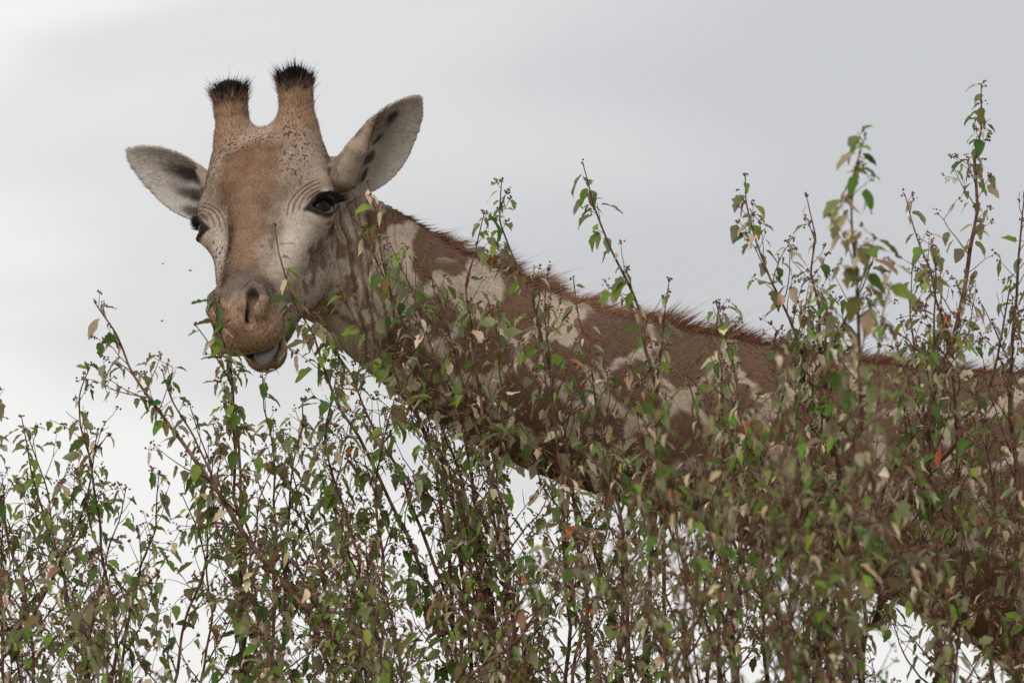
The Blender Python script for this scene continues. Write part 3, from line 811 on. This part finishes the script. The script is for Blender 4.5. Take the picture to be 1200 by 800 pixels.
def bark_material():
    m, t, b = new_mat('twig_bark'); N = t.nodes.new; L = t.links.new
    tcn = N('ShaderNodeTexCoord'); no = N('ShaderNodeTexNoise'); no.inputs['Scale'].default_value = 45; no.inputs['Detail'].default_value = 5
    L(tcn.outputs['Object'], no.inputs['Vector'])
    r = N('ShaderNodeValToRGB')
    r.color_ramp.elements[0].position = 0.35; r.color_ramp.elements[0].color = (0.042, 0.022, 0.017, 1)
    r.color_ramp.elements[1].position = 0.68; r.color_ramp.elements[1].color = (0.190, 0.108, 0.072, 1)
    L(no.outputs['Fac'], r.inputs['Fac']); L(r.outputs[0], b.inputs['Base Color']); b.inputs['Roughness'].default_value = 0.85; b.inputs['Specular IOR Level'].default_value = 0.1
    return m
BARK = bark_material()
seedm, t_, b_ = new_mat('seed_husk')
_n = t_.nodes.new('ShaderNodeTexNoise'); _n.inputs['Scale'].default_value = 90
_c = t_.nodes.new('ShaderNodeValToRGB'); _c.color_ramp.elements[0].color = (0.055, 0.022, 0.012, 1); _c.color_ramp.elements[1].color = (0.24, 0.12, 0.065, 1)
_tc = t_.nodes.new('ShaderNodeTexCoord'); t_.links.new(_tc.outputs['Object'], _n.inputs['Vector'])
t_.links.new(_n.outputs['Fac'], _c.inputs['Fac']); t_.links.new(_c.outputs[0], b_.inputs['Base Color']); b_.inputs['Roughness'].default_value = 0.8

# leaf shapes: unit length along +x, top side +z, petiole at the origin
def leaf_mesh(kind, r):
    """kind 0: broad ovate, 1: narrow folded, 2: curled dry"""
    rows = 7
    wmax = [0.205, 0.135, 0.12][kind] * r.uniform(0.85, 1.15)
    fold = [0.6, 1.1, 1.7][kind] * r.uniform(0.6, 1.3)
    droop = [0.35, 0.5, 1.1][kind] * r.uniform(0.5, 1.4)
    tw = r.uniform(-0.9, 0.9) * (1 if kind < 2 else 2.2)
    sway = r.uniform(-0.12, 0.12)
    v = []; x = z = 0.0; x = 0.0
    pet = 0.16
    v += [(0, -0.010, 0), (0, 0.010, 0)]
    ang0 = 0.25
    px, pz = 0.0, 0.0
    pts = []
    for i in range(rows + 1):
        t = i / rows; pts.append((px, pz)); a = ang0 - droop * t * 1.3
        px += math.cos(a) / rows * (1 - pet); pz += math.sin(a) / rows * (1 - pet)
    for i in range(rows + 1):
        t = i / rows
        w = wmax * (math.sin(math.pi * min(1, t ** 0.72 * 0.99 + 0.0)) ** 0.85) * (1 - 0.25 * t) * 1.15 if 0 < t < 1 else 0.012
        w *= 1 + r.uniform(-0.16, 0.16)
        ws = {-1: w * r.uniform(0.78, 1.2), 0: 0, 1: w * r.uniform(0.78, 1.2)}; rip = {-1: r.uniform(-0.035, 0.035), 0: 0, 1: r.uniform(-0.035, 0.035)}
        cx, cz = pts[i][0] + pet, pts[i][1] + pet * 0.25
        cy = sway * t * t; ta = tw * t
        up = fold * w * 0.55
        for sgn in (-1, 0, 1):
            yy = sgn * ws[sgn] * math.cos(fold * 0.45); zz = (abs(sgn)) * up * ws[sgn] / max(w, 1e-6) + rip[sgn]
            v.append((cx, cy + yy * math.cos(ta) - zz * math.sin(ta), cz + yy * math.sin(ta) + zz * math.cos(ta)))
    f = [(0, 2, 3), (0, 3, 1), (1, 3, 4)]
    f = [(0, 3, 1)]
    for i in range(rows):
        a = 2 + i * 3
        f += [(a, a + 3, a + 4, a + 1), (a + 1, a + 4, a + 5, a + 2)]
    return np.array(v), f
_lr = random.Random(5)
LEAVES = []
for kind, cnt in ((0, 10), (1, 7), (2, 8)):
    for i in range(cnt):
        v, f = leaf_mesh(kind, _lr)
        f = [tuple(q) for q in f]
        me = bpy.data.meshes.new('leaf'); me.from_pydata([tuple(a) for a in v], [], f); me.update()
        me.polygons.foreach_set('use_smooth', np.ones(len(me.polygons), bool)); me.materials.append(LEAF1)
        # make sure the top side is up
        if sum(p.normal.z for p in me.polygons) < 0: me.flip_normals(); f = [q[::-1] for q in f]
        LEAVES.append((kind, me, v, f))
KINDS = {k: [i for i, l in enumerate(LEAVES) if l[0] == k] for k in (0, 1, 2)}

PALETTE = dict(green=(0.120, 0.205, 0.030), dark=(0.064, 0.122, 0.020), lime=(0.195, 0.275, 0.045), olive=(0.140, 0.118, 0.036),
               khaki=(0.560, 0.470, 0.310), brown=(0.175, 0.092, 0.042), orange=(0.46, 0.115, 0.045))

OCT_V = np.array([(1, 0, 0), (-1, 0, 0), (0, 1, 0), (0, -1, 0), (0, 0, 1), (0, 0, -1)], float)
OCT_F = np.array([(0, 2, 4), (2, 1, 4), (1, 3, 4), (3, 0, 4), (2, 0, 5), (1, 2, 5), (3, 1, 5), (0, 3, 5)])

class Tubes:
    def __init__(self): self.v = []; self.f = []; self.n = 0
    def add(self, P, R, sides):
        P = np.asarray(P); n = len(P)
        T = np.gradient(P, axis=0); T /= np.linalg.norm(T, axis=1, keepdims=True) + 1e-9
        X = np.cross(T, [0.31, 0.87, 0.11]); X /= np.linalg.norm(X, axis=1, keepdims=True) + 1e-9; Y = np.cross(T, X)
        a = np.arange(sides) * 2 * np.pi / sides
        ring = P[:, None, :] + np.asarray(R)[:, None, None] * (np.cos(a)[None, :, None] * X[:, None, :] + np.sin(a)[None, :, None] * Y[:, None, :])
        self.v.append(ring.reshape(-1, 3)); base = self.n
        for i in range(n - 1):
            for k in range(sides):
                self.f.append((base + i * sides + k, base + i * sides + (k + 1) % sides, base + (i + 1) * sides + (k + 1) % sides, base + (i + 1) * sides + k))
        self.n += n * sides

def make_shrub(label, base, stems, seed, leafiness=1.0, size=1.0, dry=0.30):
    """base: root point on the ground; stems: list of (points tip-first as (px, py), depth at tip, options)"""
    r = random.Random(seed)
    root = empty('shrub', base); tag(root, label, 'shrub', 'shrubs around the giraffe')
    base = np.asarray(base, float)
    all_leaves = []; seeds = []
    def rv(k): return np.array([r.gauss(0, k), r.gauss(0, k), r.gauss(0, k)])
    def add_seed(p, nmin=3, nmax=8):
        for _ in range(r.randint(nmin, nmax)): seeds.append((p + rv(0.0034), r.uniform(0.0018, 0.0036)))
    def add_leaf(p, tdir, si, big):
        az = r.uniform(0, 2 * math.pi); o = np.array([math.cos(az), math.sin(az), 0.0])
        o = o - tdir * (o @ tdir) * 0.7
        d = nrm(o * r.uniform(0.35, 1.0) + np.array([0, 0, -1]) * r.uniform(0.2, 1.9) + tdir * 0.25)
        x = r.random()
        if x < dry: cname = 'khaki' if r.random() < 0.72 else ('brown' if r.random() < 0.5 else 'olive')
        elif x > 0.9935: cname = 'orange'
        else: cname = r.choice(['green', 'green', 'green', 'dark', 'lime', 'olive'] if r.random() < 0.8 else ['dark'])
        kind = 2 if cname in ('khaki', 'brown') and r.random() < 0.6 else (0 if r.random() < 0.62 else 1)
        ln = r.uniform(0.030, 0.060) * big * size * (0.8 if kind == 2 else 1.0)
        upv = nrm(np.array([0, 0, 1.0]) * r.uniform(0.3, 1.0) + o * 0.8 + rv(0.35)); z = upv - d * (upv @ d); z = nrm(z); y = np.cross(z, d)
        c = np.array(PALETTE[cname]) * math.exp(r.gauss(0, 0.20)) * np.array([math.exp(r.gauss(0, 0.10)), 1, math.exp(r.gauss(0, 0.10))])
        M = np.stack([d, y, z], 1) * ln
        all_leaves.append((r.choice(KINDS[kind]), M, p, c, ln, si))
    for si, (pts, depth, opt) in enumerate(stems):
        tb = Tubes()
        big = opt.get('big', 1.0); dens = opt.get('dens', 1.0) * leafiness; tl = opt.get('twig', 1.0)
        n = len(pts); bd = opt.get('depth2', depth + (base[1] - depth) * 0.35)
        P3 = [at(px, py, depth + (bd - depth) * i / max(1, n - 1)) for i, (px, py) in enumerate(pts)]
        low = P3[-1]
        mid = low * 0.5 + base * 0.5; mid[:2] = base[:2] * 0.62 + low[:2] * 0.38
        P3 += [mid, base + np.array([r.uniform(-.05, .05), r.uniform(-.05, .05), -0.03])]
        path = catmull(P3, 8)
        seglen = np.linalg.norm(np.diff(path, axis=0), axis=1); S = np.concatenate([[0], np.cumsum(seglen)]); tot = S[-1]
        wig = np.stack([np.interp(S, np.linspace(0, tot, 40), [r.gauss(0, 0.0055) for _ in range(40)]) for _ in range(3)], 1)
        path = path + wig
        rb = opt.get('rad', 0.0052) * 0.72
        R = 0.0011 + rb * np.clip(S / 0.75, 0, 1) ** 0.8 + 0.009 * np.clip((S - 1.0) / max(0.5, tot - 1.0), 0, 1)
        R = R * (1 + 0.10 * np.interp(S, np.linspace(0, tot, 60), [r.uniform(-1, 1) for _ in range(60)]))
        tb.add(path, R, 6)
        def P(s): return np.array([np.interp(s, S, path[:, k]) for k in range(3)])
        def Tn(s): return nrm(P(max(0, s - 0.01)) - P(s + 0.01))
        add_seed(P(0.0), 4, 8)
        if opt.get('flag_leaf'):
            d = nrm((-0.30, -0.15, -0.90)); z = np.array([-0.35, -0.9, 0.2]); z = nrm(z - d * (z @ d)); M = np.stack([d, np.cross(z, d), z], 1) * 0.058
            all_leaves.append((KINDS[0][0], M, P(0.050), np.array(PALETTE['green']), 0.058, si))
        s = 0.018
        while s < tot:
            p = P(s)
            if p[2] < 1.0: break
            if p[2] < 1.75 and r.random() < 0.45: s += 0.05; continue
            below = p[2] < 2.1
            t = Tn(s)
            if s < 0.38 or r.random() < 0.35:
                if r.random() < 0.8 * dens: add_leaf(p, t, si, big * r.uniform(0.8, 1.25))
            ltw = min(0.30, 0.030 + 0.46 * s) * r.uniform(0.35, 1.15) * tl
            if ltw > 0.022 and r.random() < (0.85 if not below else 0.45):
                az = r.uniform(0, 2 * math.pi); o = np.array([math.cos(az), 0.8 * math.sin(az), 0]); o = nrm(o - t * (o @ t) * 0.9)
                d = nrm(t * r.uniform(0.75, 1.3) + o + np.array([0, 0, 0.25]))
                k = max(3, int(ltw / 0.022)); q = p.copy(); Q2 = [q.copy()]; dirs = [d]
                for i in range(k):
                    d = nrm(d + rv(0.13) + np.array([0, 0, 0.06])); q = q + d * ltw / k; Q2.append(q.copy()); dirs.append(d)
                r0 = 0.0007 + min(0.0028, 0.0075 * ltw); tb.add(Q2, np.linspace(r0, 0.00065, len(Q2)), 4 if ltw > 0.1 else 3)
                for i in range(1, len(Q2)):
                    if r.random() < 0.50 * dens * (1 if not below else 0.5): add_leaf(Q2[i], dirs[i], si, big)
                    if i > 1 and r.random() < 0.18: add_seed(Q2[i] + rv(0.004), 2, 5)
                    if ltw > 0.08 and i > 1 and r.random() < 0.50:
                        l3 = r.uniform(0.025, 0.09) * tl; az = r.uniform(0, 6.28); o = np.array([math.cos(az), math.sin(az), 0.25]); d3 = nrm(dirs[i] * 0.7 + o)
                        m3 = 4; q3 = Q2[i].copy(); Q3 = [q3.copy()]
                        for _ in range(m3): d3 = nrm(d3 + rv(0.16)); q3 = q3 + d3 * l3 / m3; Q3.append(q3.copy())
                        tb.add(Q3, np.linspace(0.0010, 0.00055, m3 + 1), 3)
                        for j in (2, 3, 4):
                            if r.random() < 0.36 * dens: add_leaf(Q3[j], d3, si, big * 0.9)
                        if r.random() < 0.7: add_seed(Q3[-1])
                if r.random() < 0.8: add_seed(Q2[-1])
            s += r.uniform(0.024, 0.056) if s > 0.35 else r.uniform(0.014, 0.034)
        st = mesh_obj('branch', np.vstack(tb.v) - base, np.array(tb.f), BARK, root)
        stems[si] = stems[si] + (st,)
    # leaves that show largest are objects of their own, the rest one mass
    sc_ = []
    for q, (li, M, p, c, ln, si) in enumerate(all_leaves):
        x, y, k = proj(p + M[:, 0] * 0.6)
        ok = -10 < x < 1210 and -10 < y < 805
        lx, ly, _ = proj(p); wx_, wy_, _ = proj(p + M[:, 0]); vis = math.hypot(lx - wx_, ly - wy_) + 6 * abs(M[1, 2] / ln)
        sc_.append((vis if ok else -1, q))
    sc_.sort(reverse=True)
    single = set(q for v_, q in sc_[:300] if v_ > 0)
    mv = []; mf = []; mc = []; nb = 0
    for q, (li, M, p, c, ln, si) in enumerate(all_leaves):
        kind, me, lv, lf = LEAVES[li]
        if q in single:
            o = bpy.data.objects.new('leaf', me); col.objects.link(o); o.parent = stems[si][3]
            mw = Matrix.Identity(4)
            for i in range(3):
                for j in range(3): mw[i][j] = M[i, j]
            mw.translation = Vector(p - base); o.matrix_basis = mw
            o.color = (c[0], c[1], c[2], 1)
        else:
            mv.append(lv @ M.T + p - base); mc.append(np.tile(c, (len(lv), 1)))
            mf += [tuple(a + nb for a in f_) for f_ in lf]; nb += len(lv)
    if mv:
        o = mesh_obj('small_leaves', np.vstack(mv), mf, LEAFN, root); point_color(o.data, 'leaf_colour', np.vstack(mc)); o['kind'] = 'stuff'
    if seeds:
        c_ = np.array([a for a, _ in seeds]); rr = np.array([b for _, b in seeds])
        vv = (c_[:, None, :] + OCT_V[None] * rr[:, None, None]).reshape(-1, 3) - base
        ff = (OCT_F[None] + (np.arange(len(seeds)) * 6)[:, None, None]).reshape(-1, 3)
        o = mesh_obj('seed_heads', vv, ff, seedm, root); o['kind'] = 'stuff'
    return len(all_leaves), len(single)

S_ = lambda pts, depth, **k: (pts, depth, k)
def fan(seed, x0, x1, y0, y1, n, depth, jd, lean=0.0, spread=0.34, **k):
    """n more stems with their tips in this range"""
    r = random.Random(seed); o = []
    for i in range(n):
        x = x0 + (x1 - x0) * (i + r.uniform(0.1, 0.9)) / n; y = r.uniform(y0, y1); ln = lean + r.uniform(-spread, spread)
        pts = [(x, y)]
        yy = y
        while yy < 760:
            yy += r.uniform(90, 150); pts.append((x + ln * (yy - y) + r.uniform(-16, 16), yy))
        o.append((pts, depth + r.uniform(-jd, jd), dict(k)))
    return o

SHRUBS = [
 ('sparse shrub with thin upright twigs, standing clear of the giraffe ahead of its muzzle', (-1.15, -0.35, 0),
  [S_([(101, 421), (95, 470), (108, 560), (122, 680), (128, 800)], -0.45, dens=0.8, twig=0.75),
   S_([(24, 488), (36, 540), (60, 620), (85, 720), (100, 810)], -0.5, twig=0.8),
   S_([(-4, 455), (-10, 520), (10, 640), (40, 800)], -0.2, twig=0.8),
   S_([(8, 560), (2, 640), (6, 810)], -0.1, dens=1.1),
   S_([(192, 548), (172, 640), (150, 740), (140, 810)], -0.4, twig=0.8)] + fan(1, -30, 230, 500, 640, 5, -0.3, 0.3), 101, 1.0, 1.0, 0.26),
 ('shrub with a long slanting branch reaching up past the giraffe\'s chin', (0.05, -0.75, 0),
  [S_([(108, 352), (140, 405), (168, 455), (215, 515), (262, 590), (330, 680), (410, 770), (440, 810)], -0.75, rad=0.008, twig=0.8, dens=1.1),
   S_([(190, 432), (205, 475), (240, 540), (300, 640), (390, 790)], -0.7, twig=0.6, dens=0.9),
   S_([(222, 470), (236, 520), (262, 620), (330, 800)], -0.6, twig=0.6)] + fan(2, 240, 460, 540, 650, 4, -0.8, 0.3, 0.35), 102, 0.85, 1.0, 0.30),
 ('shrub with an upright twig of green leaves right at the giraffe\'s lips', (-0.6, -0.5, 0),
  [S_([(262, 330), (258, 372), (270, 430), (276, 520), (280, 640), (285, 800)], -0.52, twig=0.45, dens=2.2, big=1.2),
   S_([(228, 382), (246, 410), (268, 470), (280, 560)], -0.54, twig=0.4, dens=1.6),
   S_([(305, 440), (318, 520), (322, 640), (315, 800)], -0.5, twig=0.8),
   S_([(352, 460), (345, 540), (335, 660), (330, 800)], -0.45, twig=0.8)] + fan(3, 230, 400, 480, 580, 3, -0.5, 0.2), 103, 1.0, 1.0, 0.24),
 ('shrub with a thin leafy twig crossing the giraffe\'s cheek', (0.0, -0.45, 0),
  [S_([(322, 262), (330, 300), (350, 355), (372, 410), (405, 490), (460, 600), (520, 720), (545, 810)], -0.55, twig=0.42, dens=2.0, rad=0.005, big=1.15),
   S_([(372, 370), (400, 420), (440, 500), (500, 640), (540, 800)], -0.5, twig=0.7, dens=1.1),
   S_([(432, 208), (436, 232), (444, 262), (452, 320), (470, 410), (500, 520), (540, 660)], -0.42, twig=0.45, dens=0.9),
   S_([(420, 262), (438, 300), (470, 370), (510, 480), (560, 640), (580, 800)], -0.45, twig=0.75, dens=1.3),
   S_([(395, 330), (420, 380), (460, 450), (520, 600)], -0.40, twig=0.7)] + fan(4, 380, 540, 420, 560, 3, -0.5, 0.2, 0.12), 104, 0.9, 1.0, 0.28),
 ('bushy shrub massed before the upper neck, its twigs tipped with brown seed heads', (0.12, -0.6, 0),
  [S_([(586, 213), (592, 255), (606, 310), (636, 400), (660, 520), (680, 660), (690, 800)], -0.6, twig=0.62, dens=1.5),
   S_([(566, 248), (556, 300), (548, 370), (560, 470), (590, 620), (600, 800)], -0.55, twig=0.6, dens=1.0),
   S_([(500, 282), (512, 340), (540, 430), (575, 560), (600, 700)], -0.5, twig=0.8, dens=1.2),
   S_([(462, 290), (486, 350), (520, 450), (560, 600)], -0.5, twig=0.85, dens=1.2),
   S_([(640, 312), (640, 370), (650, 470), (660, 640), (665, 800)], -0.65, twig=0.8)] + fan(5, 450, 660, 340, 500, 3, -0.6, 0.25, 0.1), 105, 0.78, 1.0, 0.32),
 ('shrub with a lone leaning wand rising clear above the upper mane', (0.45, -0.8, 0),
  [S_([(676, 192), (690, 225), (712, 285), (742, 345), (762, 420), (768, 540), (765, 680), (760, 810)], -0.8, twig=0.55, dens=1.7, big=1.05, rad=0.006, flag_leaf=True),
   S_([(784, 330), (775, 380), (770, 470), (772, 600)], -0.75, twig=0.6, dens=1.1),
   S_([(678, 330), (682, 380), (700, 480), (730, 620), (740, 800)], -0.8, twig=0.75),
   S_([(736, 560), (733, 680), (730, 810)], -0.6, rad=0.010, twig=0.9)] + fan(6, 650, 820, 380, 540, 4, -0.9, 0.4), 106, 0.78, 1.0, 0.32),
 ('shrub with loose twigs and hanging pale leaves standing before the middle of the mane', (0.72, -1.0, 0),
  [S_([(869, 200), (875, 240), (893, 300), (918, 370), (940, 450), (955, 560), (960, 700), (955, 810)], -0.9, twig=0.72, dens=1.5),
   S_([(842, 352), (850, 400), (868, 480), (890, 600), (900, 800)], -1.0, twig=0.8),
   S_([(948, 230), (952, 290), (960, 380), (965, 500), (970, 650)], -0.9, twig=0.7, dens=1.0)] + fan(7, 820, 1000, 330, 480, 4, -1.0, 0.4), 107, 0.8, 1.0, 0.42),
 ('out of focus shrub spread thickest over the lower neck, a broad-leaved wand on top', (0.70, -2.7, 0),
  [S_([(1012, 158), (1004, 205), (998, 260), (1002, 340), (1006, 430), (1000, 560), (985, 720), (970, 820)], -2.3, twig=0.62, dens=2.2, big=1.35, rad=0.006),
   S_([(1036, 330), (1030, 420), (1015, 560), (990, 740)], -2.5, twig=0.7, big=1.0),
   S_([(905, 400), (915, 500), (925, 620), (930, 800)], -2.9, twig=1.0, big=0.9),
   S_([(775, 470), (785, 560), (800, 700), (820, 820)], -3.2, twig=0.8, big=0.95)] + fan(8, 740, 1100, 420, 560, 6, -2.7, 0.6, -0.03, dens=1.3, big=0.82), 108, 0.68, 1.0, 0.34),
 ('tall shrub with dark slanting stems rising highest above the mane', (1.0, -0.9, 0),
  [S_([(1151, 99), (1150, 160), (1146, 240), (1135, 320), (1112, 420), (1085, 500), (1060, 600), (1030, 720), (1010, 810)], -0.8, twig=0.72, dens=1.4, rad=0.008),
   S_([(1066, 230), (1075, 275), (1095, 330), (1112, 400), (1120, 500), (1115, 640), (1100, 800)], -0.8, twig=0.7, dens=1.0),
   S_([(1186, 330), (1170, 400), (1150, 470), (1110, 535), (1050, 590), (1000, 660), (960, 800)], -0.7, twig=0.8, rad=0.008, dens=0.7)] + fan(9, 1010, 1160, 230, 420, 4, -0.8, 0.3, -0.08, dens=0.95), 109, 0.85, 1.0, 0.34),
 ('shrub rooted in front of the giraffe\'s shoulder with twigs over the withers', (1.35, -0.7, 0),
  [S_([(1202, 212), (1198, 280), (1190, 360), (1185, 460), (1190, 600), (1195, 800)], -0.7, twig=0.75, dens=0.9, rad=0.007),
   S_([(1232, 260), (1225, 400), (1220, 600), (1225, 800)], -0.8, twig=0.8)] + fan(10, 1120, 1290, 330, 620, 4, -0.9, 0.4, 0.0, dens=1.0), 110, 0.72, 1.0, 0.34),
 ('low brown-twigged shrub filling the gap beneath the giraffe\'s throat', (-0.05, -1.6, 0),
  fan(11, 330, 760, 600, 720, 5, -1.6, 0.6, 0.0, spread=0.75, twig=1.0), 111, 0.7, 0.95, 0.36),
 ('low shrub of brown twigs under the giraffe\'s chest', (0.85, -1.3, 0),
  fan(12, 780, 1230, 610, 720, 4, -1.3, 0.6, 0.0, spread=0.8, twig=1.0), 112, 0.52, 0.95, 0.34),
 ('low leafy shrub in front of the sparse upright one', (-0.95, -1.8, 0),
  fan(13, -20, 340, 610, 720, 5, -1.8, 0.5, 0.05, spread=0.55, twig=0.9), 113, 0.8, 0.95, 0.28),
]
tot = [make_shrub(l, b, s, sd, lf, sz, dr) for l, b, s, sd, lf, sz, dr in SHRUBS]
print('leaves per shrub', tot, sum(a for a, _ in tot))

# ------------------------------------------------------------------ flies round the giraffe's face
flym, t_, b_ = new_mat('fly_body'); b_.inputs['Base Color'].default_value = (0.012, 0.012, 0.013, 1); b_.inputs['Roughness'].default_value = 0.4
wingm, t_, b_ = new_mat('fly_wing'); b_.inputs['Base Color'].default_value = (0.25, 0.25, 0.27, 1); b_.inputs['Alpha'].default_value = 0.45
def fly(p, label, rot, k=1.0):
    e_ = empty('fly', p); tag(e_, label, 'fly', 'flies at the giraffe\'s face'); e_.rotation_euler = rot; e_.scale = (k, k, k)
    v, f = uv_sphere(0.0016, 0.0042, 0.0016, 10, 8); v2, f2 = uv_sphere(0.0013, 0.0012, 0.0012, 8, 6); v2 = v2 + np.array([0, 0.0046, 0])
    mesh_obj('fly_body', np.vstack([v, v2]), [tuple(q) for q in f] + [tuple(i + len(v) for i in q) for q in f2], flym, e_)
    for s in (-1, 1):
        w = [(0, 0.002, 0.0012), (s * 0.0022, 0.001, 0.0024), (s * 0.0036, -0.004, 0.0028), (s * 0.0018, -0.0055, 0.0022)]
        mesh_obj('wing', w, [(0, 1, 2, 3)], wingm, e_)
for (x, y, rz) in [(191, 309, 0.5), (223, 317, 2.0), (190, 376, 4.0)]:
    fly(at(x, y, -0.15), 'tiny dark fly in the air beside the giraffe\'s muzzle', (0.3, 0.2, rz), 0.9)
for (x, y, rz) in [(243, 283, 1.0), (247, 291, 2.2), (250, 296, 0.2), (246, 301, 3.0), (251, 306, 1.5), (254, 288, 2.7), (253, 312, 0.9)]:
    cand = np.where((np.hypot(NX - x - 3, NY - y) < 5) & (VN[:, 1] < 0.3))[0]
    if len(cand):
        q = cand[np.argmin(V[cand, 1])]
        tq = Vector(VN[q]).to_track_quat('Z', 'Y').to_euler(); fly(V[q] + VN[q] * 0.0022, 'tiny dark fly settled on the pale skin below the giraffe\'s eye', tq, 0.85)
